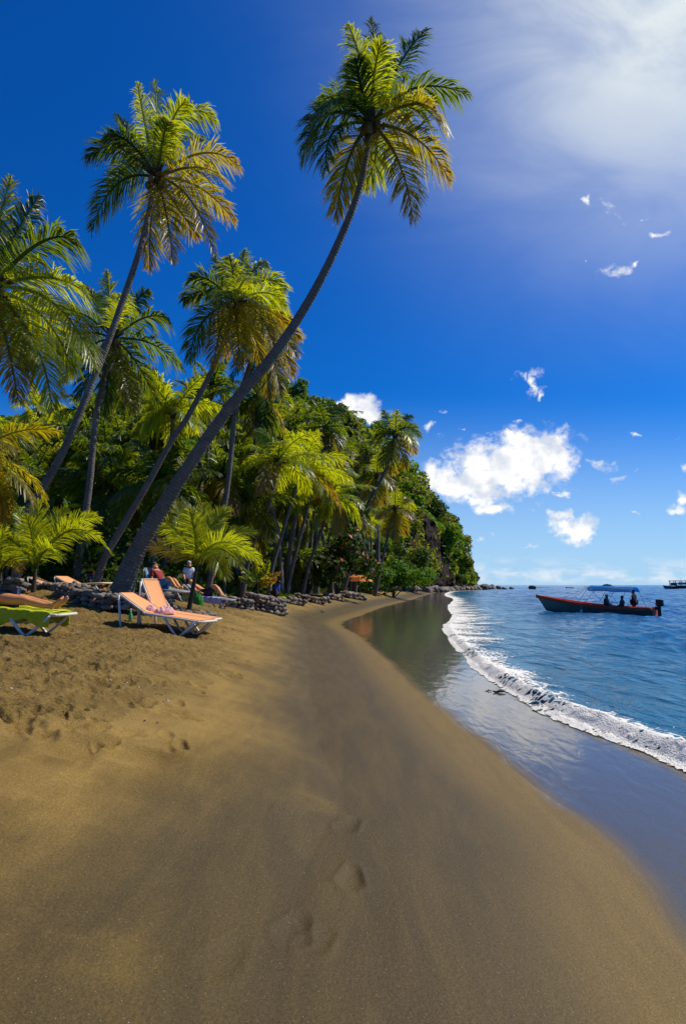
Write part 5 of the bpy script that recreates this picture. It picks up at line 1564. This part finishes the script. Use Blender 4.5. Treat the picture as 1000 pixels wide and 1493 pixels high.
# dark driftwood and weed
def scrap(label, px, py, s, seed, name='driftwood', cat='driftwood', m=M_HUSK):
    p = PZ(px, py, 0); p[2] = max(zt(p[0], p[1]), -.02); g = np.random.default_rng(seed); q = MB()
    pts = [np.array([0, 0, .0]) + np.array([(i - 2) * s * .3, g.normal(0, s * .08), s * .12 + g.normal(0, s * .05)]) for i in range(5)]
    q.tube(pts, [s * .05, s * .10, s * .12, s * .09, s * .03], 8)
    q.tube([pts[2], pts[2] + np.array([s * .15, s * .25, s * .16])], [s * .06, s * .02], 6)
    o = q.build(name, m, None, True); o.location = p; tag(o, label, cat)
scrap('small dark scrap of driftwood on the wet sand in front of the foam', 728, 1009, .20, 1)
scrap('tiny dark twig on the wet sand left of the driftwood scrap', 712, 1007, .10, 2)

# ------------------------------------------------------------------ parasol at the end of the grove
def parasol():
    p = at_ground(524, 66); root = empty('beach_parasol', p); tag(root, 'orange beach parasol open low in the shade of the grove', 'parasol')
    m = MB(); n = 16; V = [(0, 0, 2.25)]; F = []
    for r_, z_ in ((.6, 2.14), (1.1, 1.86), (1.45, 1.42)):
        for k in range(n):
            a = 2 * math.pi * k / n; w = 1 - .05 * (k % 2); V.append((r_ * w * math.cos(a), r_ * w * math.sin(a), z_ - .05 * (k % 2)))
    for k in range(n): F.append((0, 1 + k, 1 + (k + 1) % n))
    for l in range(2):
        for k in range(n):
            a, b = 1 + l * n + k, 1 + l * n + (k + 1) % n; F.append((a, a + n, b + n, b))
    c = m.add(V, F).build('canopy', cloth('orange_canvas', (.70, .22, .05)), root); sd_ = c.modifiers.new('thick', 'SOLIDIFY'); sd_.thickness = .02
    q = MB(); q.tube([(0, 0, -.3), (0, 0, 2.3)], .035, 8); q.build('pole', M_WOOD, root, True)
parasol()

# ------------------------------------------------------------------ the open fishing boat
def boat():
    stern = P(953, 853, 41.0); bow = P(795, 853, 46.2)
    sx = stern[:2]; d = bow[:2] - sx; L = np.linalg.norm(d); yaw = math.atan2(d[1], d[0])
    root = empty('fishing_boat', (sx[0], sx[1], -.04), yaw); tag(root, 'long open wooden boat with a red gunwale and blue canopy near the shore', 'boat')
    st = np.linspace(0, 1, 40); prof = []
    sheer = lambda t: .42 + .05 * t + .70 * t ** 2.6
    beam = lambda t: .78 * (1 - max(0, (t - .35) / .65) ** 2.3) ** .9 * (.86 + .14 * min(1, t / .35)) + .012
    NK = 9
    def section(t, inset=0.0, top=0.0):
        z1 = sheer(t) + top; z0 = -.22 + .45 * max(0, t - .72) ** 1.5 * 4; b = max(.008, beam(t) - inset); x = t * L + (0 if t < .9 else 0)
        out = []
        for k in range(NK):
            u = k / (NK - 1); y = b * (u ** .42) * (.72 + .28 * u); out.append((x + (t ** 6) * .75 * u, y, z0 + inset + (z1 - z0 - inset) * u))
        return out
    def shell(inset):
        rows = []
        for t in st:
            h = section(t, inset); rows.append([(x, -y, z) for x, y, z in h[::-1]] + h[1:])
        return rows
    def grid(rows, flip=False, cap=True):
        k = len(rows[0]); V = [p for r in rows for p in r]
        F = [(i * k + j, i * k + j + 1, (i + 1) * k + j + 1, (i + 1) * k + j) for i in range(len(rows) - 1) for j in range(k - 1)]
        if cap: F.append(tuple(range(k)))
        if flip: F = [f[::-1] for f in F]
        return V, F
    hull = MB(); V, F = grid(shell(0), True); hull.add(V, F)
    hullm, t, b = mat('boat_hull'); pos = t.new('ShaderNodeTexCoord').outputs['Object']; n = t.noise(pos, 3, 5, .65)
    t.set(b.inputs['Base Color'], t.mix(n, (.10, .16, .17), (.20, .27, .26))); b.inputs['Roughness'].default_value = .5
    hull.build('hull', hullm, root, True)
    M_RED = simple('red_gunwale', (.70, .085, .03), .5, .2, 5)
    inn = MB(); V, F = grid(shell(.05), False); inn.add(V, F).build('inner_hull', M_RED, root, True)
    for sgn in (-1, 1):
        gw = MB(); pts = []
        for t_ in st:
            h = section(t_)[-1]; pts.append(np.array([h[0], h[1] * sgn, h[2] + .005]))
        gw.tube(pts, .055, 8); gw.tube([p + np.array([0, .012 * sgn, -.075]) for p in pts], .05, 8); gw.tube([p + np.array([0, .010 * sgn, -.145]) for p in pts], .045, 8); gw.build('gunwale', M_RED, root, True)
    tr = MB(); tr.box((-.02, 0, .10), (.06, 1.22, .62)); tr.build('transom', M_RED, root)
    for x in (1.5, 2.9, 4.3, 5.4):
        t_ = x / L; w = beam(t_) * 1.86; th = MB(); th.box((x, 0, .28 + .1 * (x > 5)), (.26, w, .04)); th.build('thwart', simple('thwart_wood', (.30, .12, .06), .7, .3), root, bevel=.01)
    # canopy
    M_BLUE = simple('blue_canvas', (.02, .26, .62), .7, .12, 5, .2)
    c0, c1 = 1.15, 4.1; n = 20; kk = 9; V = []
    for s_ in (1, 0):
        for i in range(n):
            u = i / (n - 1); x = c0 + (c1 - c0) * u
            for j in range(kk):
                w = (j / (kk - 1) - .5) * 2; V.append((x, w * .80, 1.64 + .12 * u + .16 * math.cos(w * 1.5) + .02 * math.sin(u * 12.6) - (.20 * abs(w) ** 5) - (1 - s_) * .02))
    F = []
    for s_ in (0, 1):
        b_ = s_ * n * kk
        for i in range(n - 1):
            for j in range(kk - 1):
                q = (b_ + i * kk + j, b_ + (i + 1) * kk + j, b_ + (i + 1) * kk + j + 1, b_ + i * kk + j + 1); F.append(q if s_ == 0 else q[::-1])
    nt = NT(M_BLUE.node_tree); tb = nt.new('ShaderNodeBsdfTranslucent'); tb.inputs['Color'].default_value = (.03, .40, .85, 1)
    mx = nt.new('ShaderNodeMixShader'); mx.inputs[0].default_value = .5
    nt.l.new(nt.n['Principled BSDF'].outputs[0], mx.inputs[1]); nt.l.new(tb.outputs[0], mx.inputs[2]); nt.l.new(mx.outputs[0], nt.n['Material Output'].inputs['Surface'])
    MB().add(V, F).build('canopy', M_BLUE, root, True)
    M_TUBE = simple('canopy_tube', (.25, .26, .28), .4, .2)
    for sgn in (-1, 1):
        for xa, xb in ((.75, 1.3), (2.0, 1.5), (2.6, 3.3), (3.5, 2.7), (4.9, 4.0), (2.9, 4.0)):
            t_ = xa / L; m = MB(); m.tube([(xa, beam(t_) * .95 * sgn, sheer(t_)), (xb, .78 * sgn, 1.66 + .15 * (xb - c0) / (c1 - c0))], .014, 6); m.build('canopy_pole', M_TUBE, root, True)
        m = MB(); m.tube([(c0 - .1, .78 * sgn, 1.64), (c1 + .25, .78 * sgn, 1.82)], .014, 6); m.build('canopy_rail', M_TUBE, root, True)
    for x0, x1 in ((5.7, 4.1), (6.3, 4.1)):
        m = MB(); m.tube([(x0, .35, sheer(x0 / L)), (x1, .5, 1.80)], .009, 5); m.build('stay_line', M_TUBE, root, True)
    # outboard motor
    om = MB(); om.box((-.30, 0, .78), (.44, .36, .46)); e = om.build('outboard_motor', M_DARKG, root, True, bevel=.07)
    lg = MB(); lg.box((-.26, 0, .15), (.20, .13, 1.0)); lg.build('motor_leg', M_DARKG, e, bevel=.02)
    bk = MB(); bk.box((-.08, 0, .42), (.14, .24, .22)); bk.build('motor_bracket', M_DARKG, e, bevel=.02)
    tl = MB(); tl.tube([(-.10, .05, .72), (.22, .05, .82), (.50, .05, 1.08)], [.03, .024, .02], 8); tl.build('tiller', M_DARKG, e, True)
    fd = MB(); hx = 4.6; yy = beam(hx / L) + .06
    for sgn in (1,):
        fd.ball((hx, yy, .12), .10, 12, 8, (1, 1, 1.35)); fd.tube([(hx, yy, .25), (hx, yy - .06, sheer(hx / L))], .008, 5)
    fd.build('fender', M_WHITE, root, True)
    M = root.matrix_basis
    def wp(x, y, z): return np.array(M @ Vector((x, y, z)))
    return root, wp, yaw, L
boat_root, bw, byaw, bL = boat()
def seated(label, x, y, seat, skin, shirt, shorts, hair, face=1, lean=0.0, hat=None):
    loc = bw(x, y, seat); r = rotz(byaw + (math.pi if face < 0 else 0)); D = lambda a, b, c: r @ np.array([a, b, c])
    f = lean
    J = dict(pelvis=D(0, 0, .10), belly=D(.02 + f * .3, 0, .28), chest=D(.03 + f * .7, 0, .48), neck=D(.05 + f, 0, .64), chin=D(.08 + f * 1.1, 0, .72), skull=D(.08 + f * 1.15, 0, .80),
             sl=D(.03 + f * .8, .19, .56), sr=D(.03 + f * .8, -.19, .56), el=D(.10 + f * .8, .27, .30), er=D(.10 + f * .8, -.27, .30), wl=D(.32 + f * .5, .20, .20), wr=D(.32 + f * .5, -.20, .20),
             hipl=D(.05, .10, .08), hipr=D(.05, -.10, .08), kl=D(.44, .13, .10), kr=D(.44, -.13, .10), al=D(.42, .13, -.28), ar=D(.42, -.13, -.28), tl=D(.56, .14, -.30), tr=D(.56, -.14, -.30))
    J['face'] = D(1, 0, 0)
    return person(label, loc, J, skin, shirt, shorts, hair, 1.0, hat)
seated('passenger with a pale cap sitting under the front of the blue boat canopy', 2.9 + .25, .1, .38, M_SKIN_DARK, cloth('maroon_shirt', (.05, .02, .025)), cloth('black_trousers', (.02, .02, .02)), M_HAIR_DARK, -1, .02, cloth('pale_cap', (.6, .6, .6)))
seated('passenger leaning forward in the middle of the boat with the blue canopy', 2.1, .05, .30, M_SKIN_DARK, cloth('slate_shirt', (.05, .06, .10)), cloth('black_shorts', (.02, .02, .02)), M_HAIR_DARK, 1, -.10)
def boat_stander():
    r = rotz(byaw); loc = bw(1.30, 0, -.08); D = lambda a, b, c: r @ np.array([a, b, c]) * .98
    J = dict(pelvis=D(0, 0, .93), belly=D(-.02, 0, 1.1), chest=D(-.02, 0, 1.30), neck=D(.0, 0, 1.45), chin=D(.03, 0, 1.53), skull=D(.03, 0, 1.61), sl=D(-.02, .18, 1.38), sr=D(-.02, -.18, 1.38), el=D(-.12, .25, 1.14), er=D(.10, -.24, 1.14),
             wl=D(-.2, .2, .94), wr=D(.26, -.2, 1.02), hipl=D(0, .09, .9), hipr=D(0, -.09, .9), kl=D(.04, .10, .5), kr=D(.02, -.10, .5), al=D(0, .11, .1), ar=D(-.02, -.11, .1), tl=D(.13, .12, .05), tr=D(.12, -.12, .05))
    J['face'] = D(1, 0, 0)
    person('boatman standing at the stern under the rear edge of the blue canopy', loc, J, M_SKIN_DARK, cloth('dark_red_shirt', (.07, .015, .02)), cloth('dark_trousers', (.02, .02, .03)), M_HAIR_DARK)
boat_stander()
pb = bw(3.0, 0, 1.86); crumple('bag', 'dark bundle lying on top of the blue boat canopy', 'bag', pb, .36, .16, .13, M_DARKG, 31, byaw)

# boats, buoy far out
def tour_boat():
    p = P(968, 853, 330.0); root = empty('tour_boat', (p[0], 330, -.05), 0); tag(root, 'dark two-level tour boat far out at the right edge of the sea', 'boat')
    M_HULL = simple('tour_hull', (.05, .05, .07), .5, .2, 1); M_CAB = simple('tour_cabin', (.10, .07, .09), .6, .2, 1)
    m = MB(); L = 22; V = []; rows = [(-.9, .05, 1.75), (1.0, 1.0, 1.5), (4, 2.0, 1.3), (12, 2.4, 1.2), (L, 2.2, 1.25)]
    for x, b, z in rows: V += [(x + 1.6, -b * .7, -.6), (x, -b, z), (x, b, z), (x + 1.6, b * .7, -.6)]
    F = []
    for i in range(len(rows) - 1):
        a = i * 4
        for k in range(4): F.append((a + k, a + (k + 1) % 4, a + 4 + (k + 1) % 4, a + 4 + k))
    F += [(3, 2, 1, 0), (16, 17, 18, 19)]
    m.add(V, F).build('hull', M_HULL, root)
    q = MB(); q.box((13.0, 0, 4.1), (19.0, 4.8, .34)); q.box((13.5, 0, 1.45), (13.0, 3.9, .5)); q.build('roof', M_CAB, root, bevel=.05)
    for x in (4.2, 7.4, 10.6, 13.8, 17.0, 20.2):
        for y in (-2.1, 2.1):
            k = MB(); k.box((x, y, 2.65), (.34, .2, 2.58)); k.build('post', M_CAB, root)
    k = MB(); k.box((5.2, 0, 2.4), (1.8, 3.4, 1.6)); k.build('wheelhouse', M_CAB, root, bevel=.08)
    k = MB(); k.box((12.4, .4, 2.7), (10.0, .12, 1.3)); k.build('side_screen', M_WHITE, root)
    k = MB(); k.tube([(9, 0, 4.2), (9, 0, 5.2)], .05, 6); k.build('mast', M_CAB, root)
tour_boat()
def dinghy():
    p = P(830, 853, 340.0); root = empty('dinghy', (p[0], 340, -.02)); tag(root, 'tiny dark dinghy far out between the lone rock and the canopy boat', 'boat')
    m = MB(); V = []; rows = [(-2.2, .1, .75), (-1.2, .7, .62), (.8, .9, .55), (2.2, .75, .6)]
    for x, b, z in rows: V += [(x * .9, -b * .6, -.2), (x, -b, z), (x, b, z), (x * .9, b * .6, -.2)]
    F = []
    for i in range(3):
        a = i * 4
        for k in (0, 2, 3): F.append((a + k, a + (k + 1) % 4, a + 4 + (k + 1) % 4, a + 4 + k))
    F += [(3, 2, 1, 0), (12, 13, 14, 15)]
    m.add(V, F).build('hull', M_DARKG, root); q = MB(); q.box((.3, 0, .5), (.4, 1.5, .06)); q.build('thwart', M_WHITE, root)
dinghy()
def buoy():
    p = PZ(930, 861, 0); root = empty('mooring_buoy', (p[0], p[1], 0)); tag(root, 'round white mooring buoy floating beyond the canopy boat', 'buoy')
    m = MB(); m.ball((0, 0, .22), .42, 14, 10); m.build('float', M_WHITE, root, True)
    q = MB(); q.tube([(0, 0, .6), (0, 0, .82)], .05, 8); q.build('eye', M_DARKG, root, True)
buoy()
